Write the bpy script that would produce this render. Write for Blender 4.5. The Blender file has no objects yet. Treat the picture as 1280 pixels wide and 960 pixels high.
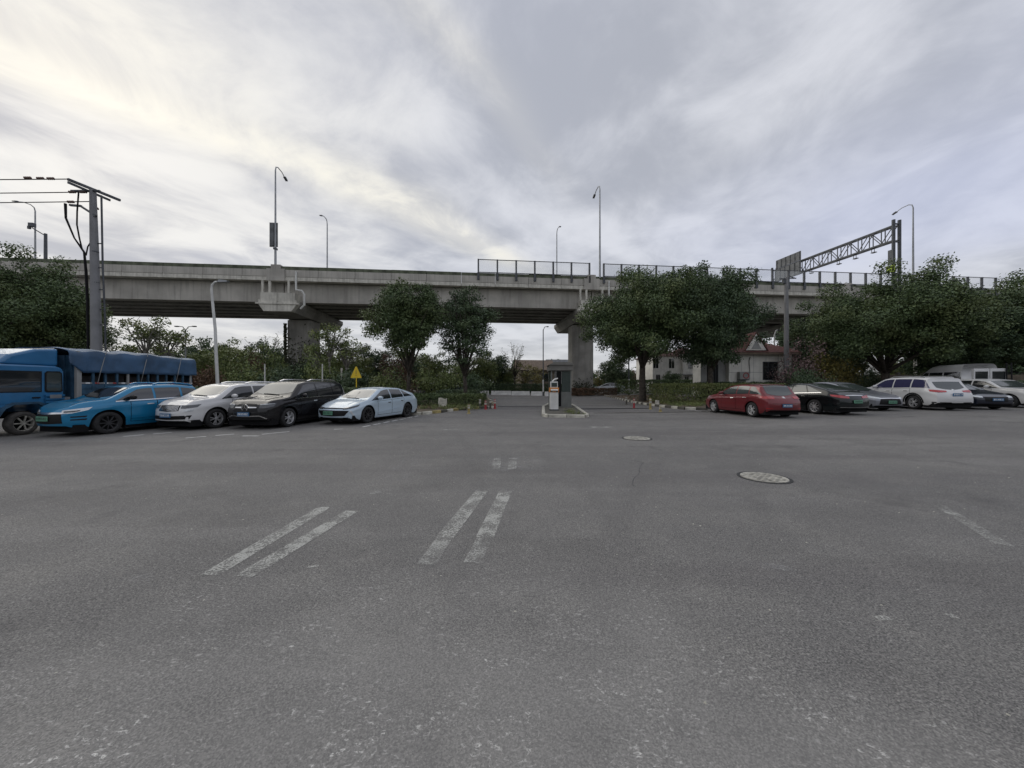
import bpy, math, random
import numpy as np
from mathutils import Vector
from mathutils.bvhtree import BVHTree
random.seed(7); rng = np.random.default_rng(11)
SC = bpy.context.scene
COL = SC.collection
F = 440.0; EYE = 1.6; PI = math.pi

# ---------------------------------------------------------------- camera
cam = bpy.data.objects.new('camera', bpy.data.cameras.new('camera'))
COL.objects.link(cam); SC.camera = cam
cam.location = (0, 0, EYE); cam.rotation_euler = (PI/2, 0, 0)
cam.data.sensor_width = 36; cam.data.lens = 36*F/1280
cam.data.clip_start = 0.05; cam.data.clip_end = 4000
SC.render.resolution_x = 1024; SC.render.resolution_y = 768
# ---------------------------------------------------------------- light
SUN_AZ = math.radians(-53); SUN_EL = math.radians(30)      # measured from the view axis, to the left
sun = bpy.data.objects.new('sun', bpy.data.lights.new('sun', 'SUN'))
COL.objects.link(sun)
sun.data.energy = 0.8; sun.data.angle = math.radians(50); sun.data.color = (1, .95, .86)
sd = Vector((math.sin(SUN_AZ)*math.cos(SUN_EL), math.cos(SUN_AZ)*math.cos(SUN_EL), math.sin(SUN_EL)))
sun.rotation_euler = (-sd).to_track_quat('-Z', 'Y').to_euler()
sun.location = sd*50
SC.view_settings.view_transform = 'Standard'; SC.view_settings.look = 'None'
SC.view_settings.exposure = 0.0; SC.view_settings.gamma = 1

class NT:
    def __init__(s, tree): s.t = tree; s.n = tree.nodes; s.l = tree.links
    def new(s, ty, **kw):
        n = s.n.new(ty)
        for k, v in kw.items():
            if k.startswith('i_'):
                key = k[2:]; key = int(key) if key.isdigit() else key.replace('_', ' ')
                s.set(n.inputs[key], v)
            else: setattr(n, k, v)
        return n
    def set(s, inp, v):
        if isinstance(v, bpy.types.NodeSocket): s.l.new(v, inp)
        else: inp.default_value = v
    def math(s, op, a, b=0.0, c=0.0, clamp=False):
        n = s.n.new('ShaderNodeMath'); n.operation = op; n.use_clamp = clamp
        s.set(n.inputs[0], a); s.set(n.inputs[1], b); s.set(n.inputs[2], c); return n.outputs[0]
    def mix(s, f, a, b, mode='MIX'):
        n = s.n.new('ShaderNodeMix'); n.data_type = 'RGBA'; n.blend_type = mode
        s.set(n.inputs[0], f)
        for i, v in ((6, a), (7, b)):
            if isinstance(v, (tuple, list)) and len(v) == 3: v = (*v, 1)
            s.set(n.inputs[i], v)
        return n.outputs[2]
    def ramp(s, f, p0, p1, v0=0.0, v1=1.0):
        n = s.n.new('ShaderNodeMapRange'); n.clamp = True; n.interpolation_type = 'SMOOTHSTEP'
        s.set(n.inputs[0], f); s.set(n.inputs[1], p0); s.set(n.inputs[2], p1); s.set(n.inputs[3], v0); s.set(n.inputs[4], v1)
        return n.outputs[0]
    def noise(s, vec, scale, detail=4, rough=.55, dist=0.0):
        n = s.n.new('ShaderNodeTexNoise'); s.set(n.inputs['Vector'], vec)
        n.inputs['Scale'].default_value = scale; n.inputs['Detail'].default_value = detail
        n.inputs['Roughness'].default_value = rough; n.inputs['Distortion'].default_value = dist
        return n.outputs[0]
    def mapping(s, vec, rot=(0, 0, 0), scale=(1, 1, 1), loc=(0, 0, 0)):
        n = s.n.new('ShaderNodeMapping'); s.set(n.inputs[0], vec)
        n.inputs[1].default_value = loc; n.inputs[2].default_value = rot; n.inputs[3].default_value = scale
        return n.outputs[0]

# ---------------------------------------------------------------- world: Nishita sky behind a thin streaked cloud deck
W = bpy.data.worlds.new('World'); SC.world = W; W.use_nodes = True
w = NT(W.node_tree); w.n.clear()
tc = w.new('ShaderNodeTexCoord').outputs['Generated']
sky = w.new('ShaderNodeTexSky'); sky.sky_type = 'NISHITA'; sky.sun_disc = False
sky.sun_elevation = SUN_EL; sky.sun_rotation = SUN_AZ; sky.altitude = 20
skyc = w.mix(1.0, sky.outputs[0], (.10, .10, .10), 'MULTIPLY')
sep = w.new('ShaderNodeSeparateXYZ', i_0=tc)
zc = w.math('ADD', w.math('MAXIMUM', sep.outputs[2], 0.0), .10)
cmb = w.new('ShaderNodeCombineXYZ', i_0=w.math('DIVIDE', sep.outputs[0], zc), i_1=w.math('DIVIDE', sep.outputs[1], zc), i_2=0.0)
pl = cmb.outputs[0]
ang = math.atan2(.75, .66)
warp = w.new('ShaderNodeTexNoise', i_Vector=pl); warp.inputs['Scale'].default_value = .55; warp.inputs['Detail'].default_value = 2
pw = w.new('ShaderNodeVectorMath', operation='MULTIPLY_ADD')
w.set(pw.inputs[0], warp.outputs[1]); pw.inputs[1].default_value = (.55, .55, 0); w.set(pw.inputs[2], pl)
rp_ = w.mapping(pw.outputs[0], rot=(0, 0, -ang))
st = w.mapping(rp_, scale=(.75, 1.3, 1), loc=(3.1, 1.7, 0))
n1 = w.noise(st, 1.0, 6, .52, .25)
n2 = w.noise(w.mapping(rp_, scale=(1.7, 2.8, 1), loc=(7.3, 2.2, 0)), 1.3, 5, .5, .3)
n3 = w.noise(w.mapping(pl, loc=(1.2, 5.5, 0)), .45, 2, .5)
n4 = w.noise(w.mapping(pw.outputs[0], loc=(2.2, 8.1, 0)), 2.6, 7, .62, .5)
cl = w.math('ADD', w.math('ADD', w.math('MULTIPLY', n1, .46), w.math('MULTIPLY', n2, .24)), w.math('MULTIPLY', n4, .30))
cl = w.ramp(cl, .39, .61)
dot = w.new('ShaderNodeVectorMath', operation='DOT_PRODUCT'); w.set(dot.inputs[0], tc)
dot.inputs[1].default_value = tuple(Vector((-.75, .72, .62)).normalized())
glow = w.ramp(dot.outputs['Value'], .62, 1.0)
glow2 = w.math('MULTIPLY', w.math('POWER', glow, 3.0), .6)
base = w.mix(cl, (.455, .475, .535), (.74, .755, .81))
hot = w.mix(cl, (.44, .45, .50), (.98, .95, .86))
c1 = w.mix(glow2, base, hot)
bd_ = w.new('ShaderNodeVectorMath', operation='DOT_PRODUCT'); w.set(bd_.inputs[0], pw.outputs[0]); bd_.inputs[1].default_value = (-.72, .69, 0)
def lobe(c_, wd_): q = w.math('DIVIDE', w.math('SUBTRACT', bd_.outputs['Value'], c_), wd_); return w.math('POWER', 2.718, w.math('MULTIPLY', w.math('MULTIPLY', q, q), -1.0))
offs = .55*.5*(-.72+.69)
fade = w.ramp(sep.outputs[0], -.15, .22, 1.0, 0.0)
band = w.math('MULTIPLY', w.math('ADD', w.math('MULTIPLY', lobe(1.47+offs, .115), 1.0), w.math('MULTIPLY', lobe(.80+offs, .07), .40)), fade)
band = w.math('MINIMUM', 1.0, w.math('ADD', band, w.math('MULTIPLY', lobe(1.22+offs, .16), w.ramp(sep.outputs[0], -.60, -.36, .60, 0.0))))
c1 = w.mix(w.math('MULTIPLY', band, w.ramp(n4, .35, .62, .45, 1.0)), c1, (1.02, .98, .86))
hz = w.ramp(sep.outputs[2], .0, .30, 1.0, 0.0)
c1 = w.mix(w.math('MULTIPLY', hz, .55), c1, (.70, .70, .70))
thin = w.math('MULTIPLY', w.ramp(n3, .40, .70), w.ramp(sep.outputs[0], -.1, .7, 0.12, .6))
thin = w.math('MULTIPLY', thin, w.math('SUBTRACT', 1.0, hz))
c1 = w.mix(w.math('MULTIPLY', thin, .8), c1, (.60, .65, .87))
fin = w.mix(.93, skyc, c1)
bg = w.new('ShaderNodeBackground', i_Color=fin, i_Strength=1.0)
w.l.new(bg.outputs[0], w.new('ShaderNodeOutputWorld').inputs[0])

# ---------------------------------------------------------------- materials
M = {}
def mat(name, col, rough=.6, metal=0.0, var=.15, vscale=3.0, bump=0.0, bscale=40.0, coat=0.0, streak=0.0, spec=.5, alpha=1.0, trans=0.0, col2=None):
    m = bpy.data.materials.new(name); m.use_nodes = True; t = NT(m.node_tree)
    b = t.n['Principled BSDF']
    obj = t.new('ShaderNodeTexCoord').outputs['Object']
    c = (*col, 1)
    if var or streak or col2:
        nz = t.noise(obj, vscale, 5)
        dark = tuple(x*(1-var) for x in col); lite = tuple(min(1, x*(1+var)) for x in (col2 or col))
        c = t.mix(t.ramp(nz, .3, .7), dark, lite)
        if streak:
            s_ = t.noise(t.mapping(obj, scale=(2.6, 2.6, .16)), 1.3, 6, .65)
            c = t.mix(t.math('MULTIPLY', t.ramp(s_, .46, .72), streak), c, tuple(x*.32 for x in col))
    t.set(b.inputs['Base Color'], c)
    b.inputs['Roughness'].default_value = rough; b.inputs['Metallic'].default_value = metal
    b.inputs['Specular IOR Level'].default_value = spec
    if coat: b.inputs['Coat Weight'].default_value = coat; b.inputs['Coat Roughness'].default_value = .05
    if bump:
        bn = t.new('ShaderNodeBump', i_Strength=bump, i_Height=t.noise(obj, bscale, 4)); bn.inputs['Distance'].default_value = .02
        t.l.new(bn.outputs[0], b.inputs['Normal'])
    if alpha < 1: b.inputs['Alpha'].default_value = alpha
    if trans: b.inputs['Transmission Weight'].default_value = trans
    M[name] = m; return m
def leafmat(name, a, b_, c_, vs=.5):
    m = bpy.data.materials.new(name); m.use_nodes = True; t = NT(m.node_tree); b = t.n['Principled BSDF']
    geo = t.new('ShaderNodeNewGeometry'); obj = t.new('ShaderNodeTexCoord').outputs['Object']
    r = geo.outputs['Random Per Island']
    k = t.mix(t.ramp(r, 0, 1), a, b_)
    k = t.mix(t.math('MULTIPLY', t.ramp(t.noise(obj, vs, 3), .45, .7), .7), k, c_)
    t.set(b.inputs['Base Color'], k); b.inputs['Roughness'].default_value = .55; b.inputs['Specular IOR Level'].default_value = .35
    M[name] = m; return m
leafmat('leaf_camphor', (.052, .082, .036), (.112, .160, .062), (.145, .172, .062))
leafmat('leaf_dark', (.045, .074, .040), (.092, .138, .064), (.115, .152, .066))
leafmat('leaf_olive', (.10, .14, .048), (.20, .245, .080), (.25, .24, .08))
leafmat('leaf_yellow', (.13, .115, .035), (.26, .22, .06), (.16, .17, .05))
leafmat('leaf_rust', (.10, .055, .035), (.17, .10, .06), (.09, .075, .04))
leafmat('leaf_pink', (.16, .10, .10), (.30, .21, .20), (.10, .09, .06))
leafmat('leaf_hedge', (.095, .125, .042), (.185, .215, .075), (.23, .235, .09), 1.2)
leafmat('leaf_litter', (.12, .085, .05), (.24, .18, .11), (.09, .075, .05), 2.)
leafmat('leaf_ivy', (.020, .028, .014), (.045, .052, .024), (.07, .06, .03), 1.)
mat('bark', (.060, .050, .040), .9, var=.4, vscale=6, bump=.6, bscale=18)
mat('bark_pale', (.20, .19, .165), .9, var=.4, vscale=4, bump=.4, bscale=18)
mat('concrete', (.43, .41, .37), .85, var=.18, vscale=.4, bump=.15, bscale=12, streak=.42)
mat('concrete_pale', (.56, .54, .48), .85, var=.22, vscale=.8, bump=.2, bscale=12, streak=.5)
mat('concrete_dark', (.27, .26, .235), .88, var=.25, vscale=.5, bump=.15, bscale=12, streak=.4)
mat('moss_cap', (.105, .118, .080), .9, var=.4, vscale=1.4, bump=.3, bscale=10, streak=.4)
mat('kerb_light', (.52, .50, .43), .85, var=.3, vscale=3, bump=.3)
mat('kerb_dark', (.09, .085, .07), .85, var=.3, vscale=3, bump=.3)
mat('kerb_yellow', (.36, .29, .12), .85, var=.4, vscale=3, bump=.3)
mat('soil', (.115, .092, .064), .95, var=.45, vscale=1.5, bump=.8, bscale=9)
mat('galv', (.30, .31, .32), .45, .5, var=.15)
mat('steel_dark', (.075, .08, .088), .5, .4, var=.2)
mat('pole_white', (.62, .62, .59), .6, var=.12, vscale=2)
mat('pole_conc', (.225, .225, .23), .85, var=.15, vscale=1.5, bump=.2, streak=.45)
mat('black', (.010, .010, .011), .7, var=0, spec=.15)
mat('seal', (.085, .083, .084), .9, var=.2)
mat('rubber', (.022, .022, .023), .85, var=.25, vscale=8)
mat('rubber_dusty', (.075, .070, .064), .9, var=.3, vscale=8)
mat('plastic', (.012, .012, .013), .6, var=.1, spec=.25)
mat('glass_dark', (.018, .021, .024), .06, var=0, spec=.9, coat=.5)
mat('glass_lit', (.05, .062, .062), .07, var=0, spec=.8, coat=.25)
mat('glass_purple', (.05, .05, .11), .06, var=0, spec=1.0, coat=.6)
mat('chrome', (.70, .70, .70), .18, 1.0, var=0)
mat('alloy', (.66, .66, .67), .3, .55, var=.05)
mat('alloy_dark', (.07, .07, .075), .35, .6, var=.1)
mat('lamp_clear', (.66, .69, .71), .12, .2, var=.1, vscale=20, coat=1)
mat('lamp_smoke', (.06, .065, .07), .1, .2, var=.1, coat=1)
mat('lamp_red', (.42, .018, .022), .15, var=.2, vscale=12, coat=1)
mat('plate_green', (.13, .33, .22), .5, var=.05)
mat('plate_blue', (.05, .14, .28), .45, var=.05)
mat('mark_white', (.75, .76, .76), .6, var=0)
mat('mark_dark', (.03, .05, .04), .6, var=0)
mat('white_paint', (.74, .73, .70), .55, var=.12, vscale=2)
mat('red_paint', (.35, .035, .04), .5, var=.2)
mat('orange', (.65, .25, .05), .5, var=.1)
mat('yellow', (.78, .55, .03), .5, var=.08)
mat('lime', (.55, .75, .05), .5, var=.1)
mat('wall_white', (.78, .76, .70), .85, var=.1, vscale=1.2, bump=.1, streak=.2)
mat('wall_grey', (.32, .32, .31), .85, var=.12, vscale=1, streak=.3)
mat('tile_red', (.13, .052, .045), .8, var=.3, vscale=5, bump=.3)
mat('roof_brown', (.16, .12, .09), .85, var=.3, vscale=4)
mat('booth_grey', (.15, .155, .145), .6, var=.15, vscale=2)
mat('booth_roof', (.16, .155, .14), .7, var=.15, vscale=2)
mat('booth_glass', (.05, .065, .060), .15, var=.1, spec=.8)
mat('barrier_clear', (.72, .76, .78), .08, var=0, alpha=.16)
mat('panel_back', (.12, .125, .13), .6, .3, var=.3, vscale=2)
mat('tarp', (.045, .10, .185), .55, var=.35, vscale=1.2, bump=.35, bscale=3)
mat('truck_blue', (.028, .15, .32), .35, var=.12, vscale=1.5, coat=.5)
mat('truck_steel', (.035, .09, .15), .5, .1, var=.35, vscale=3)
mat('interior', (.03, .028, .03), .8, var=.3)
mat('fence_green', (.020, .065, .040), .7, var=.25)
mat('iron_cover', (.40, .385, .34), .8, .1, var=.35, vscale=9, bump=.6, bscale=30)
mat('iron_dark', (.03, .03, .03), .7, var=.2)
mat('wall_brown', (.14, .115, .085), .9, var=.3, vscale=1)
mat('porcelain', (.16, .10, .08), .3, var=.2)
def paint(name, col, metal=.25, rough=.32): return mat(name, col, rough, metal, var=.05, vscale=1.3, coat=.7)
paint('p_blue', (.004, .195, .39)); paint('p_white', (.66, .66, .66), 0); mat('p_black', (.009, .0085, .010), .25, 0, var=.05, vscale=1.3, coat=.45, spec=.3)
paint('p_ice', (.50, .61, .70), .1); paint('p_red', (.165, .012, .018)); mat('p_gloss', (.005, .008, .009), .25, 0, var=.05, vscale=1.3, coat=.45, spec=.3)
paint('p_silver', (.26, .27, .30), .4); paint('p_navy', (.008, .011, .025), 0, .3); paint('p_maroon', (.12, .025, .03)); paint('p_pale', (.42, .44, .45), .3)

# asphalt: one material for the whole yard, wear driven by world position
m = bpy.data.materials.new('asphalt'); m.use_nodes = True; t = NT(m.node_tree); b = t.n['Principled BSDF']
ob = t.new('ShaderNodeTexCoord').outputs['Object']
big = t.noise(t.mapping(ob, scale=(.16, .30, 1)), 1.0, 4, .55, .4)
mid = t.noise(ob, 1.1, 5, .6, .3)
tr = t.noise(t.mapping(ob, rot=(0, 0, .12), scale=(.035, .6, 1)), 1.0, 4, .55)
fine = t.noise(ob, 75, 3, .75)
agg = t.new('ShaderNodeTexVoronoi', i_Vector=ob); agg.inputs['Scale'].default_value = 150
ag = t.new('ShaderNodeSeparateColor', i_0=agg.outputs['Color']).outputs[0]
c = t.mix(t.ramp(big, .3, .7), (.138, .136, .136), (.186, .182, .178))
c = t.mix(t.math('MULTIPLY', t.ramp(mid, .44, .72), .45), c, (.225, .219, .208))
c = t.mix(t.math('MULTIPLY', t.ramp(tr, .50, .64), .70), c, (.125, .119, .122))
c = t.mix(t.math('MULTIPLY', t.ramp(tr, .47, .34), .35), c, (.245, .240, .236))
for cx_, cy_, R_ in ((21, -5, 20.2), (21, -5, 21.75), (-26, 3, 25.6), (-26, 3, 27.2), (4, 60, 49.5), (4, 60, 51.1)):      # tyre tracks polished into the tarmac
    dd = t.new('ShaderNodeVectorMath', operation='DISTANCE'); t.l.new(ob, dd.inputs[0]); dd.inputs[1].default_value = (cx_, cy_, 0)
    bnd = t.ramp(t.math('ABSOLUTE', t.math('SUBTRACT', dd.outputs['Value'], R_)), .22, .05)
    c = t.mix(t.math('MULTIPLY', t.math('MULTIPLY', bnd, t.ramp(mid, .3, .6)), .24), c, (.105, .102, .103))
pat = t.noise(t.mapping(ob, loc=(11, 3, 0), scale=(.5, .8, 1)), .8, 6, .66)
c = t.mix(t.math('MULTIPLY', t.ramp(pat, .50, .36), .45), c, (.118, .115, .113))
c = t.mix(t.math('MULTIPLY', t.ramp(fine, .46, .72), .6), c, (.33, .322, .308))
c = t.mix(t.math('MULTIPLY', t.ramp(fine, .5, .30), .55), c, (.060, .058, .056))
c = t.mix(.85, c, t.mix(ag, (.42, .42, .42), (1.60, 1.57, 1.50)), 'MULTIPLY')
sepo = t.new('ShaderNodeSeparateXYZ', i_0=ob)
rad = t.new('ShaderNodeVectorMath', operation='LENGTH'); t.l.new(t.mapping(ob, loc=(.15, -.2, 0), scale=(.32, .42, 1)), rad.inputs[0])
worn = t.ramp(t.math('ADD', rad.outputs['Value'], t.math('MULTIPLY', t.math('SUBTRACT', pat, .5), 1.6)), 1.25, .45)      # polished, stripped patch of old tarmac
c = t.mix(t.math('MULTIPLY', worn, .40), c, (.36, .35, .33))
sc_ = t.math('MULTIPLY', t.ramp(t.noise(t.mapping(ob, rot=(0, 0, .5), scale=(1, 1.7, 1)), 26, 5, .75, .6), .55, .66), t.ramp(t.noise(ob, 2.3, 4, .65), .42, .62))
c = t.mix(t.math('MULTIPLY', sc_, t.math('ADD', t.math('MULTIPLY', worn, .95), .28)), c, (.66, .645, .61))
stn = t.noise(t.mapping(ob, loc=(4, 9, 0)), .7, 4, .6)
c = t.mix(t.math('MULTIPLY', t.ramp(stn, .60, .72), .48), c, (.085, .082, .082))
t.set(b.inputs['Base Color'], c); b.inputs['Roughness'].default_value = .82; b.inputs['Specular IOR Level'].default_value = .35
bn = t.new('ShaderNodeBump', i_Strength=.35, i_Height=t.math('ADD', ag, fine)); bn.inputs['Distance'].default_value = .004
t.l.new(bn.outputs[0], b.inputs['Normal']); M['asphalt'] = m
# worn road paint: flakes away to bare asphalt
def wornpaint(name, col, lo, hi, top=.95):
    m = bpy.data.materials.new(name); m.use_nodes = True; t = NT(m.node_tree); b = t.n['Principled BSDF']
    ob = t.new('ShaderNodeTexCoord').outputs['Object']
    a = t.math('ADD', t.math('MULTIPLY', t.noise(ob, 3.2, 5, .7), .55), t.math('MULTIPLY', t.noise(ob, 55, 2, .7), .45))
    t.set(b.inputs['Alpha'], t.ramp(a, lo, hi, 0.0, top)); b.inputs['Roughness'].default_value = .8
    t.set(b.inputs['Base Color'], t.mix(t.noise(ob, 60, 2), (col[0]*.7, col[1]*.7, col[2]*.7), col)); M[name] = m
wornpaint('line_worn', (.62, .62, .575), .40, .58, .80)
wornpaint('line_faint', (.60, .60, .56), .42, .60, .7)
wornpaint('line_ghost', (.55, .55, .54), .48, .66, .4)
wornpaint('line_bay', (.85, .85, .82), .36, .5, .95)

# ---------------------------------------------------------------- mesh builder
class MB:
    def __init__(s): s.v = []; s.f = []; s.m = []
    def add(s, vs, fs, mi=0):
        o = len(s.v); s.v += [tuple(p) for p in vs]; s.f += [tuple(i+o for i in f) for f in fs]; s.m += [mi]*len(fs); return s
    def box(s, x0, x1, y0, y1, z0, z1, mi=0):
        return s.add([(x0,y0,z0),(x1,y0,z0),(x1,y1,z0),(x0,y1,z0),(x0,y0,z1),(x1,y0,z1),(x1,y1,z1),(x0,y1,z1)],
                     [(0,3,2,1),(4,5,6,7),(0,1,5,4),(1,2,6,5),(2,3,7,6),(3,0,4,7)], mi)
    def bar(s, a, b, wd, ht=None, mi=0):
        a = Vector(a); b = Vector(b); d = (b-a).normalized(); ht = ht or wd
        u = d.cross(Vector((0,0,1)));
        if u.length < 1e-3: u = Vector((1,0,0))
        u.normalize(); v = u.cross(d).normalized(); u *= wd/2; v *= ht/2
        vs = [a-u-v, a+u-v, a+u+v, a-u+v, b-u-v, b+u-v, b+u+v, b-u+v]
        return s.add(vs, [(0,3,2,1),(4,5,6,7),(0,1,5,4),(1,2,6,5),(2,3,7,6),(3,0,4,7)], mi)
    def tube(s, pts, r, n=10, mi=0, cap=True):
        pts = [Vector(p) for p in pts]; k = len(pts)
        rs = r if isinstance(r, (list, tuple)) else [r]*k
        o = len(s.v); up = None
        for i, p in enumerate(pts):
            d = (pts[min(i+1, k-1)]-pts[max(i-1, 0)])
            if d.length < 1e-6: d = Vector((0, 0, 1))
            d.normalize()
            if up is None: up = d.orthogonal().normalized()
            up = (up-d*up.dot(d)).normalized() if (up-d*up.dot(d)).length > 1e-4 else d.orthogonal().normalized()
            w_ = d.cross(up)
            for j in range(n):
                a = 2*PI*j/n; s.v.append(tuple(p+(up*math.cos(a)+w_*math.sin(a))*rs[i]))
        for i in range(k-1):
            for j in range(n):
                j2 = (j+1) % n; s.f.append((o+i*n+j, o+i*n+j2, o+(i+1)*n+j2, o+(i+1)*n+j)); s.m.append(mi)
        if cap:
            s.f.append(tuple(o+j for j in reversed(range(n)))); s.f.append(tuple(o+(k-1)*n+j for j in range(n))); s.m += [mi, mi]
        return s
    def prism(s, poly, y0, y1, axis='y', mi=0):
        n = len(poly)
        f3 = {'y': lambda a, b, t: (a, t, b), 'x': lambda a, b, t: (t, a, b), 'z': lambda a, b, t: (a, b, t)}[axis]
        vs = [f3(a, b, y0) for a, b in poly]+[f3(a, b, y1) for a, b in poly]
        fs = [tuple(range(n)), tuple(reversed(range(n, 2*n)))]+[(i, i+n, (i+1) % n+n, (i+1) % n) for i in range(n)]
        return s.add(vs, fs, mi)
    def lathe(s, prof, n=28, axis='z', mi=0, c=(0,0,0)):
        o = len(s.v)
        for r, h in prof:
            for j in range(n):
                a = 2*PI*j/n; x, y = r*math.cos(a), r*math.sin(a)
                s.v.append((c[0]+x, c[1]+y, c[2]+h) if axis == 'z' else (c[0]+x, c[1]+h, c[2]+y))
        for i in range(len(prof)-1):
            for j in range(n):
                j2 = (j+1) % n; s.f.append((o+i*n+j, o+i*n+j2, o+(i+1)*n+j2, o+(i+1)*n+j)); s.m.append(mi)
        return s
    def mesh(s, name, mats, smooth=False):
        me = bpy.data.meshes.new(name); me.from_pydata(s.v, [], s.f)
        for m_ in mats: me.materials.append(M[m_])
        me.polygons.foreach_set('material_index', s.m)
        if smooth: me.polygons.foreach_set('use_smooth', [True]*len(s.f))
        me.update(); return me
    def build(s, name, mats, parent=None, smooth=False, fix=True):
        if isinstance(mats, str): mats = [mats]
        me = s.mesh(name, mats, smooth)
        if fix:
            import bmesh
            bm = bmesh.new(); bm.from_mesh(me); bmesh.ops.recalc_face_normals(bm, faces=bm.faces); bm.to_mesh(me); bm.free()
        if smooth: sharp(me)
        return link(name, me, parent)
def sharp(me, deg=38):
    try: me.set_sharp_from_angle(angle=math.radians(deg))
    except Exception: pass
def link(name, me, parent=None, loc=None, rz=None, label=None):
    o = bpy.data.objects.new(name, me); COL.objects.link(o); o.parent = parent
    if loc is not None: o.location = loc
    if rz is not None: o.rotation_euler = (0, 0, rz)
    if label: o['label'] = label
    return o
def tag(o, label, cat, group=None):
    o['label'] = label; o['category'] = cat
    if group: o['group'] = group
    return o
def thing(name, label, cat, loc=(0,0,0), rz=0, group=None):
    o = link(name, None, None, loc, rz); o.empty_display_size = .2; return tag(o, label, cat, group)
def struct(o): o['kind'] = 'structure'; return o
def copy_tree(o, parent=None):
    c_ = o.copy(); COL.objects.link(c_); c_.parent = parent
    for ch in [q for q in o.children]: copy_tree(ch, c_)
    return c_
def PX(x, z): return (x-640)/F*z
def HT(y, z): return EYE+(480-y)/F*z
def G(x, y): z = F*EYE/(y-480); return (PX(x, z), z)
# ================================================================ THE GROUND
def gz(x, y):                                                   # the yard rises gently towards the right row of cars
    a = min(1, max(0, (x-4)/19)); b = min(1, max(0, (y-7)/8)); return .30*a*a*(3-2*a)*b*b*(3-2*b)
S = 1500; gxs = [-S, -300, -100, -40]+[-20+i*1.0 for i in range(81)]+[80, 120, 300, S]; gys = [-S, -300, -60, -10]+[float(i) for i in range(0, 61)]+[80, 150, 400, S]
g = MB(); g.add([(a, b, gz(a, b)) for b in gys for a in gxs], [(j*len(gxs)+i, j*len(gxs)+i+1, (j+1)*len(gxs)+i+1, (j+1)*len(gxs)+i) for j in range(len(gys)-1) for i in range(len(gxs)-1)])
ground = struct(g.build('ground', 'asphalt', None, True, fix=False))
def sheet(name, poly, mt, z=.004, parent=ground):
    return MB().add([(x, y, z) for x, y in poly], [tuple(range(len(poly)))]).build(name, mt, parent, fix=False)
def strip_poly(a, b, wd):
    a = Vector(a).to_2d(); b = Vector(b).to_2d(); d = (b-a).normalized(); n = Vector((-d.y, d.x))*wd/2
    return [a-n, b-n, b+n, a+n]
def line(px0, px1, wd, mt='line_worn', lab=None, z=.004):
    o = sheet('road_marking', strip_poly(G(*px0), G(*px1), wd), mt, z)
    if lab: o['label'] = lab
line((262, 719), (406, 634), .17); line((304, 721), (440, 639), .17)
line((556, 672), (602, 614), .19, 'line_worn'); line((533, 706), (556, 672), .17, 'line_faint'); line((606, 672), (632, 614), .19, 'line_worn'); line((590, 704), (606, 672), .16, 'line_faint')
line((499, 600), (522, 570), .2, 'line_ghost'); line((480, 600), (508, 574), .15, 'line_ghost'); line((462, 617), (476, 615), .12, 'line_faint')
for x0 in (612, 630, 646, 664): line((x0+6, 589), (x0+8, 572), .34, 'line_ghost')
line((620, 586), (622, 573), .16, 'line_faint', z=.007); line((640, 587), (641, 573), .16, 'line_faint', z=.007)
line((1174, 632), (1256, 682), .13, 'line_faint')
line((552, 537), (575, 537), .18, 'line_worn'); line((552, 531.5), (575, 531.5), .16, 'line_faint')
line((738, 534), (766, 534), .3, 'line_worn'); line((150, 722), (196, 722), .12, 'line_ghost')
line((1095, 773), (1112, 773), .05, 'line_worn'); line((1185, 770), (1196, 771), .05, 'line_worn')
line((385, 709), (398, 708), .03, 'line_worn'); line((930, 702), (990, 712), .1, 'line_ghost')
# bay lines in front of and between the parked cars
def bays(pts, mt='line_bay'):
    for a, b in zip(pts[:-1], pts[1:]):
        a = Vector(a); b = Vector(b); L = (b-a).length; n = max(1, int(L/.62)); d = (b-a)/n
        for i in range(n): sheet('bay_dash', strip_poly(a+d*(i+.1), a+d*(i+.78), .10), mt)
bays([G(452, 534), G(525, 519.5)]); bays([G(322, 543.5), G(372, 538.5)]); bays([G(228, 548), G(300, 542)]); bays([G(150, 546), G(222, 540)])
bays([G(-10, 553), G(140, 550.5)], 'line_faint'); bays([G(868, 515), G(962, 524.5)]); bays([G(962, 524.5), G(974, 524.5)])
bays([G(1012, 522), G(1040, 521)], 'line_bay'); bays([G(1075, 518), G(1110, 518.5)], 'line_worn'); bays([G(1150, 517), G(1190, 516.5)], 'line_worn'); bays([G(1230, 515), G(1262, 515)], 'line_worn')
bays([G(300, 545), G(330, 545)], 'line_bay'); bays([G(416, 536.8), G(432, 536.2)], 'line_bay')
# tar-sealed cracks
def crack(pts, wd=.03):
    mb = MB()
    P = []
    for a, b in zip(pts[:-1], pts[1:]):
        for i in range(5):
            q = Vector(a).lerp(Vector(b), i/5); P.append(q+Vector((random.uniform(-.04,.04), random.uniform(-.04,.04))))
    P.append(Vector(pts[-1]))
    for i, q in enumerate(P):
        w_ = wd*random.uniform(.5, 1.1); mb.v += [(q.x-w_/2, q.y, .003), (q.x+w_/2, q.y+.01, .003)]
        if i: k = 2*i; mb.f.append((k-2, k-1, k+1, k)); mb.m.append(0)
    mb.build('crack', 'seal', ground, fix=False)
crack([G(786, 575), G(806, 578), G(796, 590), G(792, 608)], .022)
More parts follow.
